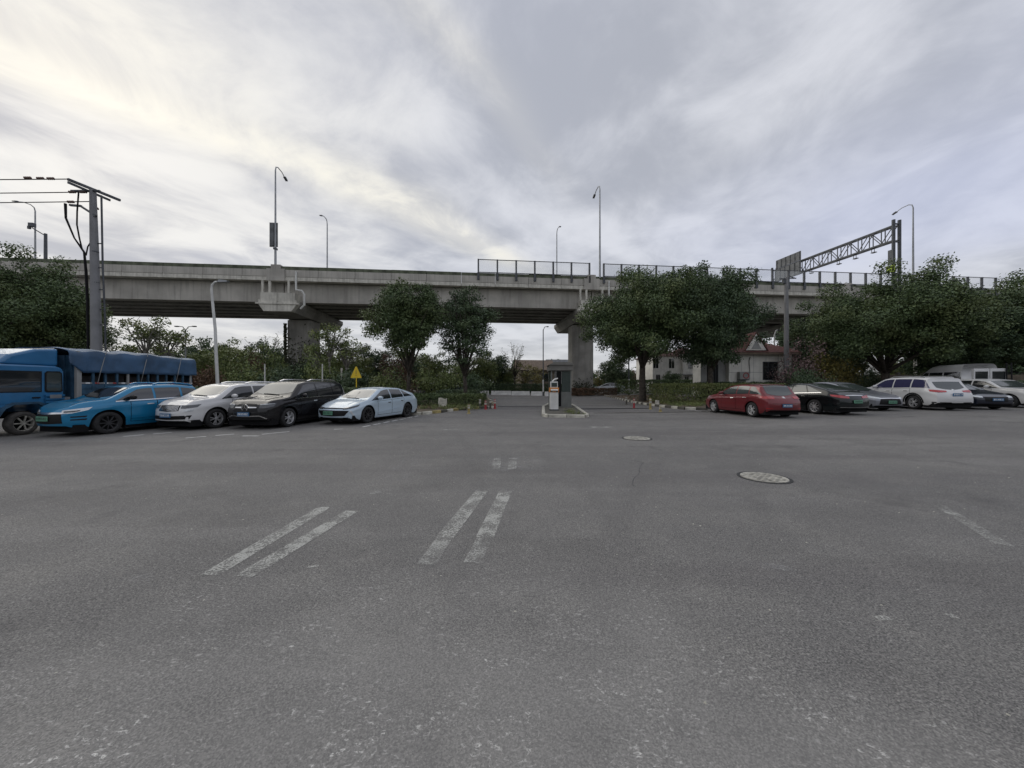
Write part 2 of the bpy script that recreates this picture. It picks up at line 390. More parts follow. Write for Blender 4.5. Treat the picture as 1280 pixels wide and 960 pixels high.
# speed humps and a thin dark strip across the two lanes
def hump(x0, x1, y, mt, h=.03, d=.3):
    mb = MB().prism([(y-d/2, .002), (y-d/4, h), (y+d/4, h), (y+d/2, .002)], x0, x1, 'x'); return mb.build('speed_hump', mt, None)
tag(hump(-1.0, 2.2, 24.6, 'iron_dark'), 'dark speed hump strip across the lane left of the booth', 'speed hump')
tag(hump(4.0, 8.9, 22.4, 'iron_dark'), 'dark rubber hump strip crossing the right lane nearest the booth island', 'speed hump')
tag(hump(4.5, 12.4, 19.3, 'kerb_dark', .012, .18), 'thin dark strip across the lane in front of the right kerb corner', 'drain strip')
# manholes
def manhole(x, y, r, label, mt):
    X, Y = G(x, y); th = thing('manhole_cover', label, 'manhole cover', (X, Y, 0))
    MB().lathe([(r*.98, .004), (r*1.10, .007), (r*1.10, .001)], 40).build('ring', 'iron_dark', th)
    mb = MB().lathe([(r*.95, .002), (r*.95, .012), (r*.9, .014), (r*.86, .009), (.001, .009)], 40)
    for i in range(-5, 6):
        for j in range(-5, 6):
            a, b_ = i*r*.15, j*r*.15
            if math.hypot(a, b_) < r*.8 and (i+j) % 2: mb.box(a-.03, a+.03, b_-.012, b_+.012, .009, .016)
    mb.build('cover', mt, th)
manhole(955, 597, .36, 'round pale iron manhole cover nearer the camera on the right', 'iron_cover')
manhole(796, 548, .39, 'smaller looking manhole cover with dark rim further up the yard', 'iron_cover')
pr = np.random.default_rng(3)
mb = MB()
for i in range(330):
    X = pr.uniform(-9, 9); Y = pr.uniform(1.4, 11); r = pr.uniform(.004, .013)
    a = pr.uniform(0, 6); mb.add([(X+r*math.cos(a+k*1.6)*pr.uniform(.6, 1.2), Y+r*math.sin(a+k*1.6), .001) for k in range(4)]+[(X, Y, r*.6)], [(0,1,4),(1,2,4),(2,3,4),(3,0,4)])
o = mb.build('grit', 'kerb_light'); o['kind'] = 'stuff'; tag(o, 'scattered pale grit and crumbs on the asphalt in the foreground', 'grit')

# ---------------------------------------------------------------- planting islands with kerbs
def kerb(pts, parent, cols, L=.62, h=.15, wd=.18):
    P = [Vector(p) for p in pts]; k = 0
    for a, b in zip(P[:-1], P[1:]):
        n = max(1, round((b-a).length/L)); d = (b-a)/n; ang = math.atan2(d.y, d.x); ln = d.length
        for i in range(n):
            key = (round(ln, 2), cols[k % len(cols)])
            if key not in KM:
                x_ = ln/2-.012
                KM[key] = MB().prism([(-wd/2, 0), (wd/2, 0), (wd/2, h-.03), (wd/2-.03, h), (-wd/2+.03, h), (-wd/2, h-.03)], -x_, x_, 'x').mesh('kerb_stone', [key[1]])
            c_ = a+d*(i+.5); link('kerb_stone', KM[key], parent, (c_.x, c_.y, random.uniform(-.006, .006)), ang); k += 1
KM = {}
def island(name, poly, mt, z=.10):
    mb = MB().prism([tuple(p) for p in poly], -.05, z, 'z'); return struct(mb.build(name, mt))
LK = [G(527, 518.5), G(550, 516), G(572, 513), G(600, 511), G(618, 510.2)]
lp = LK+[(-1.3, 26), (-2.2, 34), (-3.6, 46), (-18, 46), (-30, 30), (-22, 19.5), (-13, 18.4)]
left_bed = island('planting_bed', lp, 'soil'); left_bed['label'] = 'brown soil bed behind the left row of parked cars'
kerb(LK+[(-1.3, 26), (-2.2, 34), (-3.6, 46)], left_bed, ['kerb_light', 'kerb_yellow', 'kerb_dark'])
kerb([(-13, 18.4), LK[0]], left_bed, ['kerb_light', 'kerb_dark'])
RK = [(11.6, 44), (11, 38), (10.2, 31.3), (9.75, 26), (9.9, 23.5), (10.3, 20.9), (11.2, 20.2), (14.5, 22.2)]
rp = RK+[(19, 24.3), (30, 26.5), (44, 27.5), (60, 27), (60, 36), (30, 44)]
right_bed = island('planting_bed', rp, 'soil'); right_bed['label'] = 'brown littered soil bed right of the entrance lane'
kerb(RK+[(19, 24.3), (30, 26.5)], right_bed, ['kerb_light', 'kerb_dark'])
IK = [(1.56, 17.4), (1.75, 16.9), (3.45, 16.7), (3.68, 17.2), (4.3, 24.3), (4.4, 27), (2.9, 27.4), (2.1, 23.5), (1.56, 17.4)]
tip = island('booth_island', IK[:-1], 'kerb_dark', .12); tip['label'] = 'wedge shaped concrete island under the booth'
kerb(IK, tip, ['kerb_light', 'kerb_light', 'kerb_light'], .7, .15)

# ================================================================ VIADUCT
BA = math.atan(.103)
VD = thing('viaduct', 'long grey concrete road viaduct crossing the whole view on wide piers', 'viaduct', (0, 42, 0), BA)
def B2W(x, y, z=0): return Vector((x*math.cos(BA)-y*math.sin(BA), 42+x*math.sin(BA)+y*math.cos(BA), z))
PIERS = [-61, -26.1, 10.1, 45.0, 80]
def wid(x): return 13.2+6.2*min(1, max(0, (x-16)/24))
X0, X1 = -110, 128
pm = MB().box(-1.98, 1.98, 0, .34, 13.56, 14.38).box(-1.98, 1.98, -.03, .0, 13.62, 13.70).mesh('parapet_panel', ['concrete'])
cm = MB().box(-1.985, 1.985, .04, .30, 14.38, 14.77).mesh('coping', ['moss_cap'])
em = MB().prism([(-.05, 13.15), (-.05, 13.52), (.02, 13.56), (.6, 13.56), (.6, 13.15)], -1.985, 1.985, 'x').mesh('edge_beam', ['concrete_pale'])
x = X0+2
while x < X1:
    link('parapet_panel', pm, VD, (x, 0, random.uniform(-.008, .008))); link('coping', cm, VD, (x, 0, random.uniform(-.02, .02)))
    link('edge_beam', em, VD, (x, random.uniform(-.006, .006), 0)); x += 4
mb = MB(); xs = [X0, 16, 22, 28, 34, 40, X1]
for a, b in zip(xs[:-1], xs[1:]):
    wa, wb = wid(a), wid(b)
    mb.add([(a,.62,13.12),(b,.62,13.12),(b,wb,13.12),(a,wa,13.12),(a,.36,13.5),(b,.36,13.5),(b,wb,13.5),(a,wa,13.5)],
           [(0,3,2,1),(4,5,6,7),(0,1,5,4),(2,3,7,6)])
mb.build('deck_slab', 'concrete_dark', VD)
mb = MB()
for a, b in zip(xs[:-1], xs[1:]):
    wa, wb = wid(a), wid(b)
    for (q0, q1, z0, z1) in ((0, .3, 13.0, 14.7),):
        mb.add([(a,wa+q0,z0),(b,wb+q0,z0),(b,wb+q1,z0),(a,wa+q1,z0),(a,wa+q0,z1),(b,wb+q0,z1),(b,wb+q1,z1),(a,wa+q1,z1)],
               [(0,3,2,1),(4,5,6,7),(0,1,5,4),(2,3,7,6)])
mb.build('far_parapet', 'moss_cap', VD)
spans = list(zip([X0]+PIERS, PIERS+[X1]))
for a, b in spans:
    n = 6
    for k in range(n):
        if k == 0: y0 = lambda x: .95
        f = k/(n-1)
        ya = .95+f*(wid(a)-2.9); yb = .95+f*(wid(b)-2.9)
        a_, b_ = a+.06, b-.06
        mbx = MB(); zb, zt = 10.95+.004*k, 13.11
        for (o0, o1, z0, z1) in ((0, 1.0, zb, zb+.35), (.12, .88, zb+.35, zt-.28), (-.1, 1.1, zt-.28, zt)) if k else ((0, 1.0, zb, zt),):
            mbx.add([(a_,ya+o0,z0),(b_,yb+o0,z0),(b_,yb+o1,z0),(a_,ya+o1,z0),(a_,ya+o0,z1),(b_,yb+o0,z1),(b_,yb+o1,z1),(a_,ya+o1,z1)],
                    [(0,3,2,1),(4,5,6,7),(0,1,5,4),(2,3,7,6),(0,4,7,3),(1,2,6,5)])
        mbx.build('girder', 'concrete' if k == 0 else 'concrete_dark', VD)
for i, p in enumerate(PIERS):
    wd_ = wid(p)
    cp_ = [(p-1.45, 9.65), (p+1.45, 9.65), (p+2.0, 10.45), (p+2.0, 10.9), (p-2.0, 10.9), (p-2.0, 10.45)]
    MB().prism(cp_, .3, wd_+.1, 'y').build('cap_beam', 'concrete_dark', VD)  # same cap concrete, its colour darkened for the shade beneath the deck
    mb = MB().prism(cp_, -.45, .29, 'y')
    mb.box(p-2.25, p+2.25, -.55, -.452, 10.42, 10.60).box(p-1.8, p+1.8, -.45, .90, 10.9, 11.7)
    mb.box(p-.06, p+.06, -.50, -.45, 10.75, 11.7)
    mb.build('pier_cap', 'concrete_pale', VD)
    for bx_ in (-1.95, -1.05, 1.05, 1.95):
        for by_ in (1.2, 3.6, 5.9, 8.2, 10.5): MB().box(p+bx_*.6-.2, p+bx_*.6+.2, by_, by_+.4, 10.901, 10.948).build('bearing', 'black', VD)
    sw, yc = 1.45, wd_*.43
    pts = []
    st_ = MB().prism([(p-sw, yc-1.1), (p-sw+.3, yc-1.4), (p+sw-.3, yc-1.4), (p+sw, yc-1.1), (p+sw, yc+1.1), (p+sw-.3, yc+1.4), (p-sw+.3, yc+1.4), (p-sw, yc+1.1)], -.2, 9.52, 'z')
    for gx in (-.5, .0, .5): st_.box(p+gx-.015, p+gx+.015, yc-1.415, yc-1.4, .2, 9.3)
    st_.build('pier_stem', 'concrete_dark', VD)
    for sx in (-1.75, -1.0, 1.0): MB().box(p+sx-.11, p+sx+.11, -.12, .06, 11.7, 13.15).build('support_post', 'concrete_pale', VD)
    MB().tube([(p+1.8, -.15, 14.2), (p+1.8, -.15, 12.6), (p+1.85, -.2, 12.1), (p+2.5, -.3, 12.0), (p+2.75, -.3, 11.6), (p+2.75, -.3, 10.4), (p+2.3, -.2, 10.0)], .11, 8).build('drain_pipe', 'pole_white', VD, True)
    MB().box(p-1.3, p+.6, -.16, -.05, 13.1, 14.45).box(p-.85, p+.15, -.16, .36, 14.45, 14.9).build('lamp_plinth', 'concrete', VD)
# noise screen standing on the parapet
x = -4.0; pst = MB().box(-.09, .09, -.12, .10, 13.9, 16.36).box(-.14, .14, -.16, -.12, 13.9, 14.75).mesh('screen_post', ['steel_dark'])
pan = MB().box(-1.03, 1.03, .0, .012, 14.80, 16.30).mesh('screen_panel', ['barrier_clear'])
rl = MB().box(-1.125, 1.125, -.05, .06, 16.30, 16.36, 0).mesh('screen_rail', ['steel_dark']); rl2 = MB().box(-1.03, 1.03, -.03, .04, 14.775, 14.86).mesh('screen_rail', ['steel_dark'])
while x < 69:
    near_lamp = abs(x-PIERS[2]-(-.35)) < 1.2
    link('screen_post', pst, VD, (x, 0, 0))
    if x+2.25 < 69 and not near_lamp: link('screen_panel', pan, VD, (x+1.125, 0, 0)); link('screen_rail', rl, VD, (x+1.125, 0, 0)); link('screen_rail', rl2, VD, (x+1.125, 0, 0))
    x += 2.25 if not near_lamp else 1.8
# light poles on the viaduct
def bridge_lamp(bx, far, label, top=26.1, sign=False):
    yy = (wid(bx)+.1) if far else .05; d = -1 if far else 1
    p = B2W(bx, yy); th = thing('street_lamp', label, 'street lamp', (p.x, p.y, 0), BA, 'lamps standing on the viaduct')
    MB().tube([(0,0,14.6),(0,0,20),(0,0,top-.6)], [.13, .10, .075], 10).build('pole', 'galv', th, True)
    MB().tube([(0,0,top-.62),(0,d*.12,top-.2),(0,d*.5,top),(0,d*1.3,top-.05),(0,d*1.9,top-.3)], [.07,.06,.055,.05,.05], 8).build('arm', 'galv', th, True)
    mb = MB().prism([(d*1.8, top-.34), (d*2.35, top-.52), (d*2.4, top-.44), (d*2.2, top-.3), (d*1.9, top-.2)], -.12, .12, 'x'); mb.build('lamp_head', 'steel_dark', th)
    if sign:
        MB().box(-.55, -.12, -.14, -.06, 17.0, 19.5).box(-.6, .25, -.05, .02, 16.9, 19.6).build('sign_board', 'panel_back', th)
        MB().box(-.15, .15, -.2, .2, 16.6, 16.8).build('bracket', 'steel_dark', th)
def bx_of(px): u = (px-640)/F; z = 42/(1-.103*u); return u*z/math.cos(BA)
def bx_far(px, d):                       # x along the bridge of a far edge point seen at column px
    u = (px-640)/F; c, s = math.cos(BA), math.sin(BA)
    return (u*(42+d*c)+d*s)/(c-u*s)
bridge_lamp(bx_of(344), False, 'tall lamp with a board on its pole above the left pier', sign=True)
bridge_lamp(bx_of(750), False, 'tall lamp on the parapet between the clear noise screens')
bridge_lamp(bx_of(1142), False, 'tall lamp just right of the overhead gantry')
bridge_lamp(bx_far(409, 13.3), True, 'shorter looking lamp on the far edge, right of the lamp with the board')
bridge_lamp(bx_far(696, 13.3), True, 'far edge lamp behind the noise screens left of centre')
bridge_lamp(bx_far(1160, 19.5), True, 'far edge lamp at the right end of the viaduct, mostly behind the trees')
bridge_lamp(bx_far(44, 13.3), True, 'far edge lamp at the left end above the dark trees')
p = B2W(bx_far(57, 13.0), 13.0); th = thing('camera_mast', 'short mast with a traffic camera at the left end of the viaduct', 'camera mast', (p.x, p.y, 0), BA)
MB().tube([(0,0,14),(0,0,22.3)], [.2,.16], 8).build('pole', 'steel_dark', th, True)
MB().tube([(0,0,22.0),(-1.3,-.3,22.9)], .07, 6).build('arm', 'steel_dark', th); MB().box(-1.5,-.9,-.6,-.2,23.0,23.5).box(-1.7,-1.4,-.5,-.3,22.7,23.1).build('camera_box', 'steel_dark', th)

# gantry
gx = bx_of(1117); GT = thing('sign_gantry', 'dark steel lattice sign gantry spanning the viaduct on the right', 'gantry', tuple(B2W(gx, 0)), BA)
gl = 19.3; zt, zb = 22.9, 20.9
for y_ in (-.1, gl):
    for xx in (-.15, .75):
        MB().tube([(xx, y_, 13.5), (xx, y_, 23.6 if y_ < 1 else 23.5)], .19, 10).build('column', 'steel_dark', GT, True)
    MB().box(-.1, .7, y_-.08, y_+.08, 20.6, 20.75).box(-.1, .7, y_-.08, y_+.08, 23.0, 23.15).build('cross_tie', 'steel_dark', GT)
for xx in (.0, .6):
    for z_ in (zb, zt): MB().bar((xx, -.1, z_), (xx, gl, z_), .17).build('chord', 'steel_dark', GT)
n = 13; dy = gl/n
for xx in (.0, .6):
    for i in range(n+1): MB().bar((xx, i*dy-.05, zb), (xx, i*dy-.05, zt), .09).build('strut', 'steel_dark', GT)
    for i in range(n):
        a, b_ = ((zb, zt) if i % 2 else (zt, zb)); MB().bar((xx, i*dy, a), (xx, (i+1)*dy, b_), .08).build('brace', 'steel_dark', GT)
for i in range(n): MB().bar((0, i*dy, zt+.02), (.6, (i+1)*dy, zt+.02), .06).build('brace', 'steel_dark', GT)
for y_ in (2.6, 5.0, 7.4, 11.9): MB().box(.15, .5, y_-.22, y_+.22, zb-.1, zb-.02).box(.15, .2, y_-.2, y_-.15, zb-.65, zb-.1).box(.15, .2, y_+.15, y_+.2, zb-.65, zb-.1).box(.1, .5, y_-.25, y_+.25, zb-.72, zb-.62).build('camera_box', 'steel_dark', GT)
for (z0, z1, y0, y1) in ((20.6, 22.8, 13.3, 18.6), (22.95, 24.5, 13.3, 18.3)):
    mb = MB().box(-.32, -.22, y0, y1, z0, z1)
    for k in range(6): yk = y0+.2+k*(y1-y0-.4)/5; mb.box(-.40, -.32, yk-.06, yk+.06, z0+.05, z1-.05)
    mb.build('sign_panel', 'panel_back', GT)
MB().box(-.42, -.36, -.25, .35, 17.6, 19.6).box(-.36, -.2, -.1, .1, 18, 19).build('sign_frame', 'steel_dark', GT)
MB().box(-.5, -.44, -.5, .45, 16.6, 17.5).build('sign_plate', 'lime', GT)

# ================================================================ GATE BOOTH, BARRIER MACHINE, BOLLARDS
bt = thing('gate_booth', 'small grey attendant booth with flat roof on the island', 'booth', (3.2, 22.6, .12))
MB().box(-.70, .62, .0, 1.5, 0, .95).build('lower_wall', 'booth_grey', bt)
for a, b_ in ((-.70, 0), (-.28, 0), (.54, 0), (-.70, 1.42), (.54, 1.42)): MB().box(a, a+.08, b_, b_+.08, .95, 2.35).build('post', 'booth_grey', bt)
MB().box(.0, .53, .02, .05, .97, 2.3).build('front_window', 'booth_glass', bt)
MB().box(.54, .56, .09, 1.41, .97, 2.3).build('side_window', 'booth_glass', bt); MB().box(-.68, -.66, .09, 1.41, .97, 2.3).build('side_window', 'booth_glass', bt)
MB().box(-.34, -.04, -.012, .0, .04, 2.3).build('door', 'black', bt)  # black sheet standing in for the shade inside the open doorway
MB().box(-.78, .70, -.15, 1.65, 2.35, 2.70).build('fascia', 'booth_roof', bt)
MB().prism([(-.86, 2.70), (.78, 2.70), (.45, 2.88), (-.5, 2.88)], -.25, 1.75, 'y').build('roof', 'booth_roof', bt)
bm_ = thing('barrier_machine', 'white barrier machine with orange band beside the booth', 'barrier machine', (2.37, 19.9, .12), 0)
MB().box(-.23, .23, -.16, .16, .06, 1.02).build('cabinet', 'white_paint', bm_)
MB().box(-.26, .26, -.2, .2, 0, .06).build('base_plate', 'steel_dark', bm_)
MB().box(-.26, .26, -.19, .19, 1.02, 1.28).build('orange_band', 'orange', bm_)
MB().box(-.2, .2, -.15, .15, 1.28, 1.62).build('head_box', 'white_paint', bm_)
MB().box(-.16, .16, -.165, -.15, 1.32, 1.55).build('display', 'booth_glass', bm_)
MB().tube([(-.2, -.22, 1.14), (.2, -.22, 1.14)], .06, 10).build('lamp', 'white_paint', bm_); MB().box(-.22, -.1, -.2, -.16, 1.03, 1.12).build('vent', 'black', bm_); MB().box(.1, .22, -.2, -.16, 1.03, 1.12).build('vent', 'black', bm_)
MB().tube([(-.1, 0, 1.62), (.02, 0, 1.74), (.22, 0, 1.80)], .035, 8).build('camera', 'white_paint', bm_)
BO = {}
for (x, y, h, mt, lab) in ((586, 517, .5, 'kerb_yellow', 'weathered bollard on its own nearest the left kerb corner'), (600, 511.5, .66, 'kerb_dark', 'dark bollard leftmost of the close row by the left lane'),
        (607, 511.8, .55, 'red_paint', 'dull red short bollard between two dark ones on the left kerb'), (613, 511, .68, 'kerb_dark', 'tall dark bollard beside the bright red one'),
        (618.5, 511, .62, 'red_paint', 'bright red bollard at the lane end of the left row'), (783, 506.5, .62, 'kerb_dark', 'dark bollard farthest along the right kerb'),
        (792.5, 511, .62, 'red_paint', 'red bollard on the right side of the entrance lane'), (813, 512.5, .68, 'kerb_yellow', 'tall brown bollard in the middle of the right kerb'), (825.5, 516, .30, 'kerb_yellow', 'short stub bollard at the outer right kerb corner')):
    X, Y = G(x, y); th = thing('bollard', lab, 'bollard', (X, Y, 0), 0, 'bollards along the entrance kerbs')
    MB().lathe([(.10, 0), (.10, .03), (.065, .05), (.065, h-.06), (.05, h), (.001, h)], 12).build('post', mt, th, True)
    MB().lathe([(.069, h*.56), (.069, h*.76)], 12).build('band', 'kerb_light', th)
    MB().lathe([(.069, h*.84), (.067, h*.93)], 12).build('band', 'kerb_light', th)

# white concrete blocks under the viaduct and the green fence behind them
for i, (a, b_, y, lab) in enumerate(((598, 611, 493, 'leftmost short white barrier block under the viaduct'), (614, 639, 493.5, 'long white barrier block, second from the left under the viaduct'),
        (639.5, 662, 494, 'long white barrier block left of the gap in the middle'), (664, 678, 494.5, 'white barrier block just left of the barrier machine'), (681, 690, 495, 'white barrier block partly behind the barrier machine'),
        (721, 735, 492.5, 'short white barrier block right of the booth'), (738, 746, 493, 'small white barrier block nearest the maroon shrubs'))):
    z = F*EYE/(y-480); xa, xb = PX(a, z), PX(b_, z); xc = (xa+xb)/2; L = (xb-xa)/2
    th = MB().prism([(-.32, 0), (.32, 0), (.22, .2), (.13, .58), (-.13, .58), (-.22, .2)], -L, L, 'x').build('barrier_block', 'white_paint'); th.location = (xc, z, 0)
    tag(th, lab, 'barrier', 'white barrier blocks under the viaduct')
fn = thing('mesh_fence', 'dark green fence along the far side of the road under the viaduct', 'fence', (0, 60, 0))
for k in range(14):
    xa = -12+k*2.0; MB().box(xa-.04, xa+.04, -.04, .04, 0, 1.7).build('post', 'fence_green', fn)
    if k < 13:
        mb = MB()
        for q in range(1, 16): mb.box(xa+q*.125-.012, xa+q*.125+.012, -.01, .01, .1, 1.6)
        mb.box(xa+.04, xa+1.96, -.015, .015, .1, .16).box(xa+.04, xa+1.96, -.015, .015, 1.5, 1.56).box(xa+.04, xa+1.96, -.005, .005, .16, .8)
        mb.build('mesh_panel', 'fence_green', fn)
# ================================================================ VEGETATION
def leaves_mesh(name, P, N, size, mt, aspect=.55, rs=None):
    """one quad per leaf: positions P, facing N"""
    rs = rs or rng; n = len(P); P = np.asarray(P, float); N = np.asarray(N, float)
    N /= np.linalg.norm(N, axis=1, keepdims=True)+1e-9
    r = rs.normal(size=(n, 3)); U = np.cross(N, r); U /= np.linalg.norm(U, axis=1, keepdims=True)+1e-9; V = np.cross(N, U)
    s = (size*rs.uniform(.6, 1.3, n))[:, None]; U = U*s*.5; V = V*s*.5*aspect
    co = np.stack([P-U, P-V, P+U, P+V], 1).reshape(-1, 3)
    me = bpy.data.meshes.new(name); me.vertices.add(4*n); me.vertices.foreach_set('co', co.ravel().astype(np.float32))
    me.loops.add(4*n); me.loops.foreach_set('vertex_index', np.arange(4*n, dtype=np.int32))
    me.polygons.add(n); me.polygons.foreach_set('loop_start', np.arange(0, 4*n, 4, dtype=np.int32)); me.polygons.foreach_set('loop_total', np.full(n, 4, dtype=np.int32))
    me.materials.append(M[mt]); me.update(); me.validate(); return me
def clump_leaves(C, R, per, rs, flat=.8, inner=.35):
    Ps, Ns = [], []
    for c, r in zip(C, R):
        k = max(6, int(per*(r**2))); d = rs.normal(size=(k, 3)); d /= np.linalg.norm(d, axis=1, keepdims=True)
        rad = r*(inner+(1-inner)*rs.uniform(0, 1, k)**.6)*(1+.18*rs.normal(size=k).clip(-1.5, 1.5))
        p = d*rad[:, None]; p[:, 2] *= flat
        Ps.append(p+c); nn = d*.6+rs.normal(size=(k, 3))*.55; nn[:, 2] += .35; Ns.append(nn)
    return np.concatenate(Ps), np.concatenate(Ns)
def tree_mesh(seed, h, cr, cb, nc, per, ls, mt, tr=.2, lean=(0, 0), fork=None, cr_s=(.55, 1.1), bark='bark', lobes=None, inner=.35, limbs=14, open_=0.0):
    rs = np.random.default_rng(seed); rd = random.Random(seed)
    cz, rz = (h+cb)/2, (h-cb)/2
    d = rs.normal(size=(nc, 3)); d /= np.linalg.norm(d, axis=1, keepdims=True)
    rad = rs.uniform(0, 1, nc)**.42
    C = d*rad[:, None]*np.array([cr*.88, cr*.88, rz*.88])
    C += (rs.normal(size=(nc, 3))*.12*cr)
    low = C[:, 2] < 0; C[low, 0:2] *= 1.0+.10*rs.uniform(-1, 1, low.sum())[:, None]
    C[:, 2] += cz; C[:, 0] += lean[0]; C[:, 1] += lean[1]
    R = rs.uniform(cr_s[0], cr_s[1], nc)*(1-.25*np.abs(C[:, 2]-cz)/max(rz, .1))
    if open_:
        keep = rs.uniform(0, 1, nc) > open_*(np.abs(C[:, 2]-cz)/rz < .5); C, R = C[keep], R[keep]
    P, N = clump_leaves(C, R, per, rs, .75, inner)
    ok = P[:, 2] > .3; crown = leaves_mesh('crown', P[ok], N[ok], ls, mt, rs=rs)
    mb = MB(); fz = fork or cb*.8
    tx = [(0, 0, -.2), (0, 0, .15)]+[(lean[0]*t_*.4+rd.uniform(-.08, .08), lean[1]*t_*.4+rd.uniform(-.08, .08), fz*t_) for t_ in (.3, .6, 1)]
    mb.tube(tx, [tr*1.45, tr*1.15, tr, tr*.9, tr*.8], 12)
    fk = Vector(tx[-1]); order = sorted(range(len(C)), key=lambda i: rd.random())[:limbs]
    for i in order:
        e = Vector(C[i]); a = fk+Vector((0, 0, rd.uniform(-.15, .1)*fz)); mid_ = a.lerp(e, .45); mid_.z += (e-a).length*.10; mid_ += Vector((rd.uniform(-.2, .2), rd.uniform(-.2, .2), rd.uniform(-.2, .2)))
        r0 = tr*rd.uniform(.32, .62); mb.tube([a, a.lerp(mid_, .5)+Vector((0, 0, .05)), mid_, mid_.lerp(e, .5)+Vector((rd.uniform(-.15, .15), 0, .05)), e], [r0, r0*.8, r0*.6, r0*.38, .02], 7)
        for q in range(3):
            s_ = mid_.lerp(e, rd.uniform(.1, .8)); mb.tube([s_, s_+Vector((rd.uniform(-1, 1), rd.uniform(-1, 1), rd.uniform(.1, .9)))*.9], [r0*.3, .012], 5)
    return mb.mesh('trunk', [bark], True), crown
def put_tree(ms, x, y, label, rz=0, sc=(1, 1, 1), group=None, name='tree', cat='tree', z=0.0):
    th = thing(name, label, cat, (x, y, z), rz, group); th.scale = sc
    link('trunk', ms[0], th); link('crown', ms[1], th); return th

T1 = tree_mesh(1, 11.0, 4.9, 3.3, 160, 720, .17, 'leaf_camphor', .28, fork=3.1, cr_s=(.7, 1.35))
T2 = tree_mesh(2, 10.7, 4.4, 3.0, 150, 720, .17, 'leaf_dark', .26, fork=2.7, cr_s=(.7, 1.3))
T3 = tree_mesh(3, 9.9, 2.75, 3.7, 110, 760, .155, 'leaf_camphor', .16, fork=2.6, cr_s=(.55, 1.0), limbs=18)
T4 = tree_mesh(4, 9.6, 2.4, 3.3, 95, 560, .15, 'leaf_dark', .15, fork=2.3, cr_s=(.45, .85), limbs=24, inner=.2)
T5 = tree_mesh(5, 11.2, 6.3, 3.4, 200, 600, .175, 'leaf_camphor', .30, fork=2.9, cr_s=(.8, 1.5), limbs=20)
yg = 'large street trees standing in front of the viaduct'
put_tree(T1, PX(803, 29), 29, 'large round dark green tree right of the booth with forked leaning trunk', 2.2, (1, 1, 1.03), yg)
put_tree(T2, PX(888, 27.5), 27.5, 'large dark green tree in front of the single storey house', .4, (.86, .86, 1.04), yg)
put_tree(T3, PX(511, 27), 27, 'slim rounded evergreen standing behind the pale sedan', .3, (1, 1, .98), yg)
put_tree(T4, PX(581, 28), 28, 'thinner see-through tree right beside the slim evergreen', 1.3, (1.12, 1.12, .97), yg)
put_tree(T5, PX(1108, 27), 27, 'broad spreading dark tree behind the white SUV, below the gantry', .5, (.92, .92, .87), yg)
put_tree(T2, PX(1205, 27), 27.5, 'dark tree above the white van, second from the right edge', 3.6, (.95, .95, .87), yg)
put_tree(T1, PX(1300, 26), 26, 'dark green tree cut off by the right edge', 1.5, (.95, .95, .92), yg)
put_tree(T5, PX(4, 22.5), 22.5, 'broad dark tree above the truck cab at the left edge', 2.5, (.80, .80, .85), yg)
put_tree(T3, PX(66, 25.5), 25.5, 'dark tree left of the concrete utility pole', 4.0, (1.02, 1.02, .86), yg)
put_tree(T2, PX(-60, 22), 23, 'dark tree beyond the left edge of the view', 5.0, (.9, .9, .9), yg)

# trees under and behind the viaduct
B1 = tree_mesh(11, 8.5, 3.4, .8, 70, 130, .32, 'leaf_dark', .16, cr_s=(.7, 1.3), limbs=8)
B2 = tree_mesh(12, 8.0, 3.0, .7, 60, 130, .30, 'leaf_olive', .15, cr_s=(.6, 1.2), limbs=8)
B3 = tree_mesh(13, 7.2, 2.6, .6, 50, 110, .28, 'leaf_rust', .13, cr_s=(.5, 1.0), limbs=12)
B4 = tree_mesh(14, 6.4, 2.6, .9, 40, 90, .26, 'leaf_yellow', .12, cr_s=(.5, 1.0), limbs=12)
B5 = tree_mesh(15, 8.8, 2.9, 2.6, 30, 26, .20, 'leaf_olive', .11, fork=2.5, cr_s=(.5, .9), limbs=30, inner=.1)   # nearly bare
B6 = tree_mesh(16, 9.0, 1.7, 1.0, 42, 110, .24, 'leaf_dark', .14, cr_s=(.4, .9), limbs=8)
Bk = {'dark': (B1, 8.5), 'olive': (B2, 8.0), 'rust': (B3, 7.2), 'yellow': (B4, 6.4), 'bare': (B5, 8.8), 'narrow': (B6, 9.0)}
bgrp = 'trees under and beyond the viaduct'
